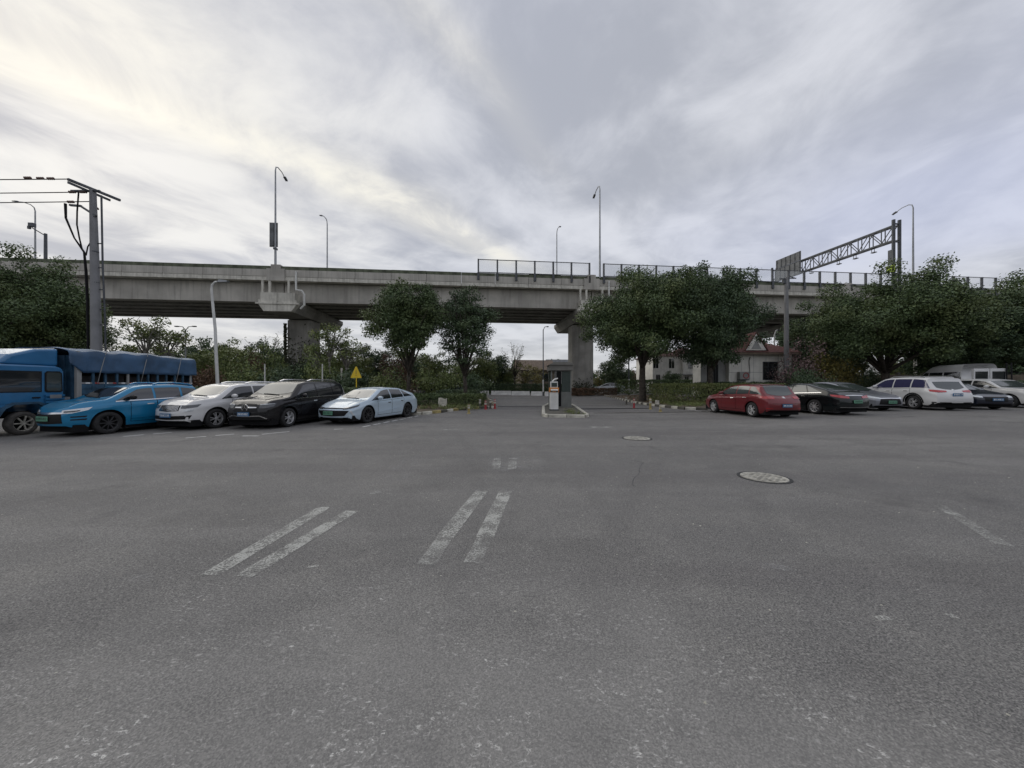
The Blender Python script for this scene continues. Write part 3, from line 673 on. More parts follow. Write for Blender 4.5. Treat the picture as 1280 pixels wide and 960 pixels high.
bgt = [  # px, top row y, depth, kind, width scale, label
 (130, 455, 58, 'rust', 1.2, 'rust coloured tree seen between the utility pole and the truck tarp'),
 (150, 440, 70, 'olive', 1.2, 'low olive tree just right of the concrete utility pole'),
 (222, 428, 66, 'dark', 1.1, 'dark tree by the double armed lamp behind the truck'),
 (253, 436, 60, 'olive', 1.1, 'olive tree right of the double armed lamp'),
 (262, 420, 72, 'dark', 1.0, 'taller dark tree rising left of the leaning white lamp'),
 (292, 424, 66, 'olive', 1.1, 'olive rounded tree just right of the leaning white lamp'),
 (318, 430, 60, 'olive', 1.3, 'olive tree halfway from the white lamp to the left pier'),
 (345, 424, 66, 'dark', 1.2, 'dark tree close left of the left pier'),
 (336, 408, 74, 'bare', 1.1, 'bare twiggy tree top rising left of the left pier'),
 (298, 455, 46, 'rust', .8, 'reddish brown small tree behind the white SUV roof'),
 (330, 458, 45, 'dark', .9, 'low dark tree behind the black SUV'),
 (424, 428, 60, 'olive', 1.2, 'olive tree between the left pier and the yellow sign, far behind'), (397, 432, 64, 'olive', 1.1, 'olive tree just right of the left pier, far behind'), (515, 430, 66, 'olive', 1.2, 'tall olive tree filling the gap behind the slim evergreen'),
 (470, 428, 62, 'dark', .9, 'dark pointed tree behind the yellow sign'),
 (447, 440, 56, 'olive', 1.0, 'olive tree directly behind the yellow warning sign'),
 (494, 438, 56, 'rust', 1.1, 'rusty brown tree behind the trunk of the slim evergreen'),
 (545, 440, 52, 'olive', 1.1, 'olive tree between the two slim street trees'),
 (520, 446, 60, 'dark', 1.1, 'dark tree behind the slim evergreen'),
 (573, 446, 56, 'olive', 1.2, 'olive tree behind the see-through tree'),
 (604, 440, 58, 'olive', 1.1, 'olive tree left of the nearly bare tree'),
 (618, 436, 62, 'dark', 1.0, 'dark rounded tree above the long white blocks'),
 (643, 420, 58, 'bare', .8, 'nearly bare tree against the gap of sky left of the booth'),
 (656, 452, 64, 'yellow', 1.3, 'yellow green tree left of the thin lamp behind the booth'),
 (672, 458, 66, 'yellow', 1.0, 'small yellow green tree at the foot of the thin lamp'),
 (634, 455, 62, 'olive', 1.1, 'olive tree between the dark and yellow green ones'),
 (766, 443, 62, 'dark', .9, 'dark round tree behind the silver car right of the right pier'),
 (749, 462, 64, 'yellow', .9, 'low yellow green tree touching the right pier'),
 (782, 458, 66, 'dark', .9, 'dark tree behind the lamp right of the silver car'),
 (840, 462, 50, 'dark', .9, 'dark bushy tree in front of the two storey house'),
 (795, 460, 70, 'rust', .8, 'greyish brown tree top left of the two storey house'),
 (1008, 398, 36, 'dark', 1.0, 'dark tree between the grey utility pole and the broad tree'), (1045, 405, 37, 'dark', 1.0, 'dark tree hanging low left of the broad tree trunk'),
 (1135, 440, 62, 'olive', 1.3, 'olive tree behind the broad tree trunk on the right'),
 (1175, 430, 48, 'dark', 1.4, 'dark tree behind the white van'),
 (1225, 430, 46, 'dark', 1.5, 'dark tree behind the ladder of the white van'),
 (1275, 430, 45, 'dark', 1.5, 'dark tree at the right edge behind the parked cars'),
 (1330, 425, 44, 'dark', 1.6, 'dark tree outside the right edge'),
 (-10, 430, 60, 'dark', 1.4, 'dark tree behind the truck cab at the left edge'), (50, 445, 60, 'dark', 1.3, 'dark tree seen between the truck cab and tarp'),
 (100, 440, 62, 'dark', 1.1, 'dark tree left of the foot of the utility pole')]
for i, (px, y, z, k, ws, lab) in enumerate(bgt):
    ms, h0 = Bk[k]; h = HT(y, z); s = h/h0; put_tree(ms, PX(px, z), z, lab, i*1.7, (s*ws, s*ws, s), bgrp)
# layered pale-topped trees standing nearer
N1 = tree_mesh(21, 7.6, 2.3, 5.0, 20, 170, .22, 'leaf_olive', .14, fork=4.0, cr_s=(.45, .8), limbs=16, bark='bark_pale')
N2 = tree_mesh(22, 6.8, 2.2, 3.6, 26, 150, .22, 'leaf_olive', .13, fork=3.2, cr_s=(.45, .8), limbs=16, bark='bark_pale')
def near_t(ms, h0, px, y, z, lab, ws=1, rz=0): h = HT(y, z); s = h/h0; put_tree(ms, PX(px, z), z, lab, rz, (s*ws, s*ws, s), 'pale stemmed layered trees by the viaduct')
near_t(N1, 7.6, 182, 393, 34, 'layered tree with pale stem above the front half of the truck tarp', 1.0)
near_t(N2, 6.8, 208, 404, 36, 'layered tree with pale stem above the rear half of the truck tarp', 1.1, 1)
near_t(N1, 7.6, 412, 400, 37, 'tree whose top touches the deck right of the left pier', .9, 2)
near_t(N2, 6.8, 432, 417, 38, 'flat topped tree between the left pier and the yellow sign', 1.0, 3)
near_t(N2, 6.8, 397, 425, 37, 'tree with yellowish leaves against the left pier', .9, 4)
near_t(N2, 6.8, 160, 425, 40, 'lower yellowish tree just right of the utility pole', 1.0, 5)

# shrubs
def shrub_mesh(seed, mt, h=1.8, r=1.2, n=2600, ls=.12, twigs=14):
    rs = np.random.default_rng(seed); C = rs.normal(size=(16, 3))*np.array([r*.42, r*.42, h*.2])+np.array([0, 0, h*.55]); P, N = clump_leaves(C, rs.uniform(.3, .6, 16)*r, n/16/(.2*r*r), rs, .9, .1)
    ok = P[:, 2] > .03; mb = MB()
    for i in range(twigs): e = C[i % 16]*1.15; mb.tube([(0, 0, 0), (e[0]*.4, e[1]*.4, e[2]*.5), tuple(e)], [.03, .02, .008], 5)
    return mb.mesh('stem', ['bark']), leaves_mesh('foliage', P[ok], N[ok], ls, mt, rs=rs)
SH = {k: shrub_mesh(30+i, m_, *a) for i, (k, m_, a) in enumerate((('pink', 'leaf_pink', (2.6, 1.2, 1500, .11, 26)), ('yellow', 'leaf_yellow', (2.2, 1.4, 2600, .12)), ('dark', 'leaf_dark', (1.6, 1.3, 2600, .13)), ('rust', 'leaf_rust', (1.5, 1.1, 1800, .12, 24)), ('olive', 'leaf_olive', (1.5, 1.2, 2200, .12))))}
def shrub(k, px, z, top, lab, sc=1.0, h0={'pink': 2.6, 'yellow': 2.2, 'dark': 1.6, 'rust': 1.5, 'olive': 1.5}, grp='shrubs in the planting beds'):
    s = HT(top, z)/(h0[k]*1.05); th = thing('shrub', lab, 'shrub', (PX(px, z), z, .05), px*.7, grp); th.scale = (sc, sc, s)
    link('stem', SH[k][0], th); link('foliage', SH[k][1], th)
shrub('pink', 1003, 27.5, 436, 'tall twiggy pinkish shrub right of the small house', 1.3)
shrub('pink', 988, 28.5, 452, 'lower pinkish shrub under the house window', 1.1)
shrub('yellow', 1028, 28.5, 443, 'yellow green shrub right of the pinkish twigs', 1.2)
shrub('yellow', 1046, 30, 455, 'lower yellowish shrub before the low brown wall', 1.1)
shrub('dark', 1010, 25.5, 466, 'low dark shrub above the black sedan', 1.0)
shrub('dark', 1080, 32, 465, 'dark shrub behind the white box shed', 1.0)
for i, (px, z, top, k, lab) in enumerate(((265, 33, 462, 'rust', 'brown twiggy shrub at the foot of the leaning white lamp'), (300, 31, 462, 'olive', 'olive shrub above the white SUV'), (322, 30, 460, 'olive', 'olive shrub left of the left pier foot'), (345, 30, 458, 'dark', 'dark shrub at the left foot of the left pier'),
        (372, 38, 452, 'dark', 'dark climbing shrub against the left pier'), (402, 31, 452, 'olive', 'green shrub just right of the left pier'), (425, 30, 462, 'dark', 'dark shrub right of the black SUV roof'), (458, 29, 464, 'dark', 'dark shrub right of the yellow sign'), (480, 28, 466, 'olive', 'green shrub above the pale sedan roof'),
        (500, 31, 462, 'rust', 'brown shrub left of the slim evergreen trunk'), (535, 34, 468, 'olive', 'olive shrub between the slim tree trunks'), (560, 36, 462, 'olive', 'dark shrub left of the see-through tree trunk'), (590, 38, 466, 'dark', 'dark shrub right of the see-through tree trunk'), (243, 34, 466, 'rust', 'brown shrub behind the rear of the truck'), (420, 40, 455, 'olive', 'olive shrub farther back right of the left pier'), (350, 42, 448, 'olive', 'tall olive shrub behind the left pier shrubs'), (315, 44, 446, 'rust', 'tall brown shrub behind the black SUV'), (285, 42, 450, 'olive', 'tall olive shrub right of the white lamp'))):
    shrub(k, px, z, top, lab, 1.5)
# trimmed hedges
def hedge(name, label, x0, x1, y0, y1, h, mt, n, ls=.10, rz=0, loc=None, cat='hedge', z0=.08):
    th = thing(name, label, cat, ((x0+x1)/2, (y0+y1)/2, z0), rz); hx, hy = (x1-x0)/2, (y1-y0)/2; rs = np.random.default_rng(int(abs(x0*10))+n)
    mb = MB(); 
    for i in range(max(3, int(hx*2.2))):
        a = rs.uniform(-hx*.95, hx*.95); b = rs.uniform(-hy*.8, hy*.8)
        mb.tube([(a, b, 0), (a+rs.uniform(-.1, .1), b, h*.6)], [.02, .01], 5)
        for q in range(3): mb.tube([(a, b, h*.25), (a+rs.uniform(-.3, .3), b+rs.uniform(-.2, .2), h*.85)], [.012, .005], 4)
    mb.build('stem', 'bark', th)
    per = np.array([4*hx*h, 4*hy*h, 4*hx*hy*1.4]); pick = rs.choice(3, n, p=per/per.sum()); u, v, s = rs.uniform(-1, 1, n), rs.uniform(-1, 1, n), rs.choice([-1, 1], n)
    dep = rs.exponential(.10, n).clip(0, .35)
    P = np.zeros((n, 3)); N = np.zeros((n, 3))
    k = pick == 0; P[k] = np.stack([u[k]*hx, s[k]*(hy-dep[k]), (v[k]*.5+.5)*h], 1); N[k, 1] = s[k]
    k = pick == 1; P[k] = np.stack([s[k]*(hx-dep[k]), u[k]*hy, (v[k]*.5+.5)*h], 1); N[k, 0] = s[k]
    k = pick == 2; P[k] = np.stack([u[k]*hx, v[k]*hy, h-dep[k]*.6], 1); N[k, 2] = 1
    P += .05*np.sin(P[:, [1, 2, 0]]*5+1.3)+rs.normal(size=(n, 3))*.035; N += rs.normal(size=(n, 3))*.6
    link('foliage', leaves_mesh('foliage', P, N, ls, mt, rs=rs), th)
    return th
hedge('hedge', 'trimmed box hedge beside the red car', 11.1, 19.5, 24.6, 28.5, 1.30, 'leaf_hedge', 26000, .10)
hedge('hedge', 'dark hedge below the single storey house wall', 15.5, 25, 28.9, 29.9, 1.35, 'leaf_dark', 12000, .12)
hedge('hedge', 'dark hedge behind the parked cars on the far right', 26, 52, 33, 35, 1.5, 'leaf_dark', 14000, .16)
hedge('hedge', 'low ragged hedge in the bed behind the pale sedan', PX(512, 24.5), -2.0, 23.6, 26.6, .78, 'leaf_camphor', 16000, .10, -.04)
hedge('hedge', 'straggly hedge along the left lane under the slim trees', -6.2, -3.0, 28.5, 33.5, .95, 'leaf_dark', 9000, .13)
hedge('hedge', 'dark hedge behind the left row of parked cars', -24, -8.5, 21.5, 23.5, 1.25, 'leaf_dark', 18000, .14)
hedge('hedge', 'maroon leaved low hedge under the right pier', 7.5, 13.3, 44.3, 46.0, .85, 'leaf_rust', 5000, .16)
hedge('hedge', 'dark hedge behind the white barrier blocks', -12, 9, 57, 58.5, 1.5, 'leaf_dark', 12000, .2)
hedge('hedge', 'long dark hedge right of the silver car, in front of the two storey house', 13.6, 25, 44.5, 46.5, 1.75, 'leaf_camphor', 12000, .17)
# litter on the beds and weeds
def litter(name, label, x0, x1, y0, y1, n, mt='leaf_litter', z=.115, ls=.11):
    P = np.stack([rng.uniform(x0, x1, n), rng.uniform(y0, y1, n), np.full(n, z)+rng.uniform(0, .04, n)], 1); N = rng.normal(size=(n, 3))*.5; N[:, 2] += 1
    o = link(name, leaves_mesh(name, P, N, ls, mt)); o['kind'] = 'stuff'; return tag(o, label, 'leaf litter')
litter('leaf_litter', 'fallen brown leaves on the right bed', 10.6, 18, 24.5, 40, 6500); litter('leaf_litter', 'fallen brown leaves on the left bed', -8, -2.4, 21.2, 26, 3000)
rs = np.random.default_rng(5)
def tufts(label, pts, mt='leaf_hedge'):
    P, N = [], []
    for (x, y) in pts:
        for k in range(26): P.append((x+rs.normal()*.10, y+rs.normal()*.08, .10+abs(rs.normal())*.09)); N.append(tuple(rs.normal(size=3)))
    o = link('grass_tuft', leaves_mesh('grass_tuft', np.array(P), np.array(N), .12, mt, .22)); o['kind'] = 'stuff'; tag(o, label, 'grass')
tufts('short weeds along the left bed kerb', [(rs.uniform(-5.5, -2), rs.uniform(20.8, 23.6)) for i in range(120)])
tufts('short weeds along the right bed kerb', [(rs.uniform(10.4, 14), rs.uniform(21.8, 26)) for i in range(110)], 'leaf_olive')
tufts('moss and weeds on the booth island', [(rs.uniform(2.8, 3.5), rs.uniform(17.1, 19)) for i in range(14)])
# stones
for (px, y, s, lab) in ((551, 505, .55, 'pale block lying in the left bed'), (826, 503, .28, 'small pale stone upright on the right bed')):
    z = 25; X, Y = G(px, 512) if s > .4 else G(px, 509)
    mb = MB(); 
    for i in range(7): a = i*.9; mb.v += [(s*math.cos(a)*rs.uniform(.8, 1.1)*.6, s*math.sin(a)*.45, 0), (s*math.cos(a)*.5, s*math.sin(a)*.35, s*rs.uniform(.85, 1.2))]
    for i in range(7): j = (i+1) % 7; mb.f.append((2*i, 2*j, 2*j+1, 2*i+1)); mb.m.append(0)
    mb.f.append(tuple(2*i+1 for i in range(7))); mb.m.append(0); o = mb.build('stone', 'kerb_light'); o.location = (X, Y+.6, .08); tag(o, lab, 'stone')
# ivy on the piers
for pi_, n, lab in ((1, 6500, 'dark ivy climbing the left pier'), (2, 700, 'thin ivy at the foot of the right pier')):
    p = PIERS[pi_]; yc = wid(p)*.43; P, N = [], []
    for i in range(n):
        if pi_ == 1 and i % 3 == 0: u = -1.5+abs(rs.normal())*.12-.1; zz = rs.uniform(1, 9)
        else: u = rs.uniform(-1.6, 1.5); zz = abs(rs.normal())*(2.3 if pi_ == 1 else .8)+.1
        q = B2W(p+u, yc-1.45-abs(rs.normal())*.12, min(zz, 9.2)); P.append(tuple(q)); N.append((rs.normal()*.4, -1, rs.normal()*.4+.3))
    o = link('ivy', leaves_mesh('ivy', np.array(P), np.array(N), .24, 'leaf_ivy')); o['kind'] = 'stuff'; tag(o, lab, 'ivy')
# far woods closing the horizon
n = 60000; xs_ = rs.uniform(-190, 190, n); top = 5.2+1.6*np.sin(xs_*.21)+1.2*np.sin(xs_*.53+1)+.9*np.sin(xs_*1.3)+.8*np.sin(xs_*2.7)
P = np.stack([xs_, 92+rs.uniform(-3, 3, n), rs.uniform(0, 1, n)**.8*top], 1); N = rs.normal(size=(n, 3)); N[:, 1] -= 1
o = link('far_woodland', leaves_mesh('far_woodland', P, N, .75, 'leaf_dark', .7)); o['kind'] = 'stuff'; tag(o, 'distant dark woodland closing the view beyond the viaduct', 'woodland')

for sx, lab in ((1, 'distant dark tree row closing the yard beyond the right edge'), (-1, 'distant dark tree row closing the yard beyond the left edge')):
    n = 22000; ys_ = rs.uniform(-34, 92, n); P = np.stack([sx*(88-.0045*(ys_-30)**2*.5)+rs.uniform(-3, 3, n), ys_, rs.uniform(0, 1, n)**.8*(6.5+1.5*np.sin(ys_*.3)+np.sin(ys_*1.1))], 1); N = rs.normal(size=(n, 3))
    o = link('far_woodland', leaves_mesh('far_woodland', P, N, .75, 'leaf_dark', .7)); o['kind'] = 'stuff'; tag(o, lab, 'woodland')
n = 40000; xs_ = rs.uniform(-120, 120, n); P = np.stack([xs_, -34+rs.uniform(-3, 3, n)-.002*xs_**2*0, rs.uniform(0, 1, n)**.8*(8+1.5*np.sin(xs_*.3)+np.sin(xs_*1.1))], 1); N = rs.normal(size=(n, 3))  # unseen tree belt, added to darken what the car paint reflects
o = link('reflection_woodland', leaves_mesh('reflection_woodland', P, N, .8, 'leaf_dark', .7)); o['kind'] = 'stuff'; tag(o, 'tall added row of dark trees behind the camera, there for the car reflections', 'woodland')
# ================================================================ BUILDINGS
def gable_x(mb, x0, x1, y0, y1, z0, z1, mi=0): return mb.prism([(y0, z0), (y1, z0), ((y0+y1)/2, z1)], x0, x1, 'x', mi)
hs = thing('house', 'single storey pale house with dark red tiled roof and white triangular dormer', 'house', (0, 30, .1), 0)
xa, xb = PX(879, 30), PX(990, 30); xj = PX(911, 30)
MB().prism([(xa, .4), (xj, .4), (xj, 4), (xa+2.2, 4)], 0, 4.0, 'z').build('wall', 'wall_grey', hs); MB().box(xj+.01, xb, 0, 6, 0, 4.05).build('wall', 'wall_white', hs)
for k in range(1, 5): MB().box(xj+.01+k*1.05, xj+.03+k*1.05, -.006, -.001, .8, 4.0).build('wall_joint', 'wall_grey', hs)
MB().box(xj+.02, PX(953, 30), -.007, -.002, 2.48, 2.51).build('wall_joint', 'wall_grey', hs)
rf = thing('x', 'x', 'x'); bpy.data.objects.remove(rf)
mb = MB().prism([(xa-.3, 4.0), (xb+.4, 4.0), (xb+.4, 4.15), (xb-1.6, 5.6), (xa+2.2, 5.35), (xa-.3, 4.15)], 2.4, 2.9, 'y')
R_ = MB(); x0, x1, y0, y1 = xa-.3, xb+.4, -.55, 6.4
R_.add([(x0,y0,4.12),(x1,y0,4.12),(x1,y1,4.12),(x0+3.6,y1,4.12),(x0+2.5,2.9,5.75),(x1-2.5,2.9,5.75)], [(0,1,5,4),(1,2,5),(2,3,4,5),(3,0,4),(0,3,2,1)])
roof = R_.build('roof', 'tile_red', hs)
MB().box(x0, x1, y0-.02, y0+.05, 3.98, 4.14).build('gutter', 'roof_brown', hs)
tm = {}
for row in range(9):
    f0 = row/9; za = 4.12+(5.75-4.12)*f0; ya = y0+(2.9-y0)*f0; xl = x0+2.5*f0; xr = x1-2.5*f0
    mb = MB(); k = int((xr-xl)/.26)
    for i in range(k): cx_ = xl+(i+.5)*(xr-xl)/k; mb.add([(cx_-.12, ya-.02, za+.03), (cx_+.12, ya-.02, za+.03), (cx_+.12, ya+.40, za+.235), (cx_-.12, ya+.40, za+.235), (cx_, ya-.02, za+.07), (cx_, ya+.40, za+.27)], [(0,4,5,3),(4,1,2,5)])
    mb.build('roof_tile_row', 'tile_red', roof, fix=False)
dx = PX(949, 29.3)
dm = MB().prism([(dx-.85, 4.35), (dx+.85, 4.35), (dx, 5.75)], -.35, 1.6, 'y').build('dormer', 'wall_white', hs)
MB().prism([(dx-.42, 4.45), (dx+.42, 4.45), (dx, 5.2)], -.37, -.352, 'y').build('dormer_panel', 'wall_grey', dm)
for s in (-1, 1): MB().bar((dx+s*1.0, .6, 4.3), (dx, .6, 5.86), 2.0, .08).build('dormer_roof', 'tile_red', dm)
def window(parent, x0, x1, y, z0, z1, frame='booth_glass', pane='glass_dark', nx=2, fr=.06, bar_h=None):
    f = MB().box(x0-fr, x1+fr, y-.03, y-.002, z1, z1+fr).box(x0-fr, x1+fr, y-.03, y-.002, z0-fr, z0).box(x0-fr, x0, y-.03, y-.002, z0, z1).box(x1, x1+fr, y-.03, y-.002, z0, z1)
    for i in range(1, nx): xx = x0+(x1-x0)*i/nx; f.box(xx-.02, xx+.02, y-.025, y-.002, z0, z1)
    if bar_h: f.box(x0, x1, y-.027, y-.003, bar_h-.02, bar_h+.02)
    fo = f.build('window', frame, parent)
    for i in range(nx):
        a = x0+(x1-x0)*i/nx; b_ = x0+(x1-x0)*(i+1)/nx; MB().box(a+.022, b_-.022, y-.012, y-.004, z0, z1).build('pane', pane, fo)
window(hs, PX(954, 30), PX(972, 30), 0, 1.9, 3.35, 'steel_dark', 'glass_dark', 3, .05, 2.95)
MB().box(PX(887, 30), PX(901, 30), .36, .398, .3, 3.2).build('door', 'plastic', hs)
for k in range(5): MB().box(PX(887, 30)+.1+k*.2, PX(887, 30)+.13+k*.2, .33, .358, .3, 3.2).build('door_bar', 'steel_dark', hs)
ac = thing('air_conditioner', 'grey outdoor air conditioner unit on the white house wall', 'air conditioner', (PX(930, 29.7), 29.75, 2.0))
MB().box(-.42, .42, -.18, .18, 0, .62).build('casing', 'wall_grey', ac); MB().lathe([(.25, -.19), (.25, -.21), (.19, -.21), (.19, -.185)], 20, 'y', 0, (.08, 0, .31)).build('fan_ring', 'red_paint', ac)
MB().tube([(.42, 0, .4), (.6, .1, .5), (.6, .2, 1.6), (.7, .22, 1.9)], .025, 6).build('hose', 'black', ac); MB().box(-.4, .4, -.15, .24, -.08, -.01).build('bracket', 'steel_dark', ac)
h2 = thing('house', 'two storey white house with red roof beyond the viaduct', 'house', (0, 60, 0), 0)
xa, xb = PX(816, 60), PX(876, 60); xm = PX(851, 60)
MB().box(xa, xm, 0, 8, 0, 6.4).build('wall', 'wall_white', h2); MB().box(xm+.01, xb, -.8, 8, 0, 6.8).build('wall', 'wall_white', h2)
R_ = MB(); R_.add([(xa-.5,-.5,6.3),(xm,-.5,6.3),(xm,8.4,6.3),(xa-.5,8.4,6.3),(xa+2,4,7.6),(xm,4,7.6)], [(0,1,5,4),(2,3,4,5),(3,0,4),(0,3,2,1),(1,2,5)]).build('roof', 'tile_red', h2)
R_ = MB(); R_.add([(xm-.3,-1.2,6.7),(xb+.5,-1.2,6.7),(xb+.5,8.4,6.7),(xm-.3,8.4,6.7),(xm+1.5,3.5,8.1),(xb-1.3,3.5,8.1)], [(0,1,5,4),(1,2,5),(2,3,4,5),(3,0,4),(0,3,2,1)]).build('roof', 'tile_red', h2)
for (a, b_, z0, z1, yy) in ((816.5, 823, 4.3, 5.9, 0), (836, 843, 4.3, 5.9, 0), (857, 866, 4.2, 5.7, -.8), (820, 825, .4, 3.2, 0), (833, 848, .8, 2.8, 0), (853, 858, .5, 2.8, -.8), (862, 870, .5, 2.8, -.8)):
    window(h2, PX(a, 60), PX(b_, 60), yy, z0, z1, 'wall_white', 'glass_dark', 2, .08)
MB().box(PX(826, 60), PX(868, 60), -2.4, -.82, 3.1, 3.25).build('canopy', 'wall_grey', h2)
h3 = thing('house', 'grey brown gabled house behind the yellow green trees left of the booth', 'house', (PX(672, 76), 76, 0), .2)
MB().box(-3.6, 3.8, 0, 7, 0, 4.6).build('wall', 'wall_brown', h3); gable_x(MB(), -4.2, 4.4, -.6, 7.6, 4.6, 7.0).build('roof', 'roof_brown', h3); window(h3, -2.4, -1.0, 0, 2.2, 3.8); window(h3, 1.0, 2.4, 0, 2.2, 3.8)
h4 = thing('house', 'grey house with dark roof just behind the booth roof', 'house', (PX(705, 80), 80, 0), .1)
MB().box(-3, 6, 0, 7, 0, 5).build('wall', 'wall_grey', h4); gable_x(MB(), -3.5, 6.4, -.6, 7.6, 5, 7.4).build('roof', 'panel_back', h4); window(h4, 1, 2.4, 0, 2.4, 3.8)
sh_ = thing('shed', 'white boxy sheds seen below the broad tree on the right', 'shed', (0, 45, 0))
for (a, b_, t_) in ((1073, 1083, 3.05), (1084, 1100, 2.7)):
    z1 = HT(450 if a < 1080 else 455, 45); MB().box(PX(a, 45), PX(b_, 45), .0 if a < 1080 else .05, 3, 0, z1).build('wall', 'wall_white', sh_)
MB().box(PX(1076, 45), PX(1080, 45), -.03, -.002, 2.1, 3.9).build('door', 'black', sh_); MB().box(PX(1087, 45), PX(1091, 45), .0, .04, 2.6, 3.4).build('window', 'glass_dark', sh_)
bk = thing('block_wall', 'plain grey concrete block building right of the yellowish shrubs', 'building', (0, 41, 0)); MB().box(PX(1056, 41), PX(1073, 41), 0, 4, 0, HT(444, 41)).build('wall', 'wall_grey', bk); MB().box(PX(1055, 41), PX(1074, 41), -.1, 4.1, HT(444, 41), HT(443, 41)+.1).build('roof', 'concrete_dark', bk)
wl = thing('boundary_wall', 'low brown boundary wall with dark railing behind the right row of cars', 'wall', (0, 36, 0))
for k in range(9):
    a = PX(1028, 36)+k*2.6; MB().box(a, a+2.56, 0, .2, 0, 2.55).build('wall_panel', 'wall_brown', wl); MB().box(a-.12, a+.12, -.05, .25, 0, 2.8).build('pillar', 'kerb_dark', wl)
MB().box(PX(1028, 36), PX(1028, 36)+23.4, .06, .12, 2.72, 2.78).build('rail', 'black', wl)

# ================================================================ POLES AND SIGNS
up = thing('utility_pole', 'tall concrete utility pole with cross arms rising behind the truck', 'utility pole', (PX(121, 16)+.05, 16, 0))
MB().tube([(0, 0, -.1), (-.08, 0, 4), (-.17, 0, 8), (-.23, 0, 10.42)], [.215, .18, .14, .112], 18).build('pole', 'pole_conc', up, True)
for i, z_ in enumerate((2.6, 3.6, 4.4, 5.3, 6.2, 7.6)): x_ = -.02*z_; MB().lathe([(.20-.008*z_, -.03), (.205-.008*z_, 0), (.20-.008*z_, .03)], 16, 'z', 0, (x_, 0, z_)).build('strap', 'steel_dark', up)
MB().bar((-.42, -.75, 10.47), (-.10, 1.0, 10.47), .09, .1).build('cross_arm', 'steel_dark', up); MB().bar((-.42, -.75, 10.34), (-.30, .75, 10.34), .06, .09).build('cross_arm', 'steel_dark', up)
MB().bar((-1.15, -.05, 10.35), (.15, -.05, 10.35), .07).build('cross_arm', 'steel_dark', up); MB().bar((-.7, -.06, 9.65), (.0, -.06, 9.2), .08).bar((-1.2, -.06, 9.7), (-.68, -.06, 9.66), .08).build('bracket', 'steel_dark', up)
MB().tube([(-1.35, -.1, 9.75), (-1.33, -.1, 9.1), (-.95, -.1, 8.2), (-.5, -.1, 7.55), (-.42, -.1, 6.7), (-.33, -.12, 5.4), (-.26, -.16, 3.5), (-.24, -.2, 2.4)], [.05, .04, .03, .04, .05, .05, .04, .04], 8).build('cable', 'black', up, True)
MB().tube([(-.75, -.1, 10.3), (-.82, -.1, 9.4), (-.83, -.1, 8.8), (-.72, -.1, 8.2), (-.6, -.1, 7.7)], .028, 6).build('cable', 'black', up, True)
MB().tube([(-.15, -.1, 8.1), (-.34, -.1, 7.8), (-.42, -.1, 7.4)], .025, 6).build('cable', 'black', up, True)
MB().tube([(.10, .05, 10.2), (.16, .05, 7), (.27, .05, 4.5), (.30, .05, 2.2)], .035, 6).build('conduit', 'steel_dark', up)
for z_ in (4.3, 5.0, 5.9, 6.9, 8.0): MB().bar((-.05*z_/4-.0, .03, z_), (.23-.008*z_, .05, z_), .04).build('bracket', 'steel_dark', up)
def ins(x, y, z):
    mb = MB()
    for k in range(4): mb.lathe([(.02, k*.08), (.06, k*.08+.02), (.02, k*.08+.05)], 10, 'z')
    o = mb.build('insulator', 'porcelain', up, True); o.rotation_euler = (0, PI/2, 0); o.location = (x, y, z)
for (x, y, z) in ((-1.3, -.75, 10.50), (-1.75, -.75, 10.51), (-2.3, -.75, 10.53), (-1.25, -.05, 10.3), (-.75, -.05, 10.3), (-.62, .3, 9.72), (-1.5, .1, 9.93)): ins(x, y, z)
for i, (x1, y1, z1, z0) in enumerate(((-.42, -.75, 10.48, 10.9), (-.42, -.05, 10.30, 10.55), (-.3, .1, 9.95, 10.2))):
    bx0, by0 = up.location.x, up.location.y; P = []
    for k in range(13): f = k/12; P.append((bx0+x1-30*f, by0+y1, z1+(z0-z1)*f-1.2*4*f*(1-f)*.15))
    o = MB().tube(P, .022, 5).build('overhead_wire', 'black'); tag(o, ('uppermost', 'middle', 'lowest')[i]+' of the three black overhead wires leaving the pole to the left', 'wire', 'overhead wires at the utility pole')
lw = thing('street_lamp', 'slightly bent white lamp post behind the white SUV', 'street lamp', (PX(272.5, 18), 18, 0))
MB().tube([(0, 0, 0), (-.02, 0, 1.6), (-.10, 0, 3.2), (-.14, 0, 4.4), (-.26, 0, 5.6), (-.33, 0, 6.4), (-.30, 0, 6.68), (-.15, 0, 6.82), (.05, 0, 6.84)], [.085, .075, .07, .065, .06, .055, .05, .045, .04], 10).build('pole', 'pole_white', lw, True)
MB().prism([(.0, 6.80), (.5, 6.80), (.55, 6.88), (.1, 6.93)], -.09, .09, 'y').build('lamp_head', 'galv', lw)
def lamp(px, ytop, z, lab, mt='galv', arms=((-1, .9),), r=.06):
    h = HT(ytop, z); th = thing('street_lamp', lab, 'street lamp', (PX(px, z), z, 0)); MB().tube([(0, 0, 0), (0, 0, h*.4), (0, 0, h)], [r*1.5, r*1.2, r], 8).build('pole', mt, th, True)
    MB().lathe([(.001, .5), (r*1.7, .5), (r*1.6, 2.2), (.001, 2.2)], 8).build('base_sleeve', 'pole_white', th)
    for s, L in arms: MB().tube([(0, 0, h-.1), (s*L*.4, 0, h+.35), (s*L, 0, h+.42)], .045, 6).build('arm', mt, th, True); MB().box(min(s*L, s*L*1.45), max(s*L, s*L*1.45), -.12, .12, h+.34, h+.46).build('lamp_head', 'steel_dark', th)
lamp(232, 412, 44, 'grey double armed lamp behind the truck rear', arms=((-1, .9), (1, .9)))
lamp(679, 412, 48, 'thin dark lamp seen in the gap left of the right pier', 'steel_dark', ((1, .5),))
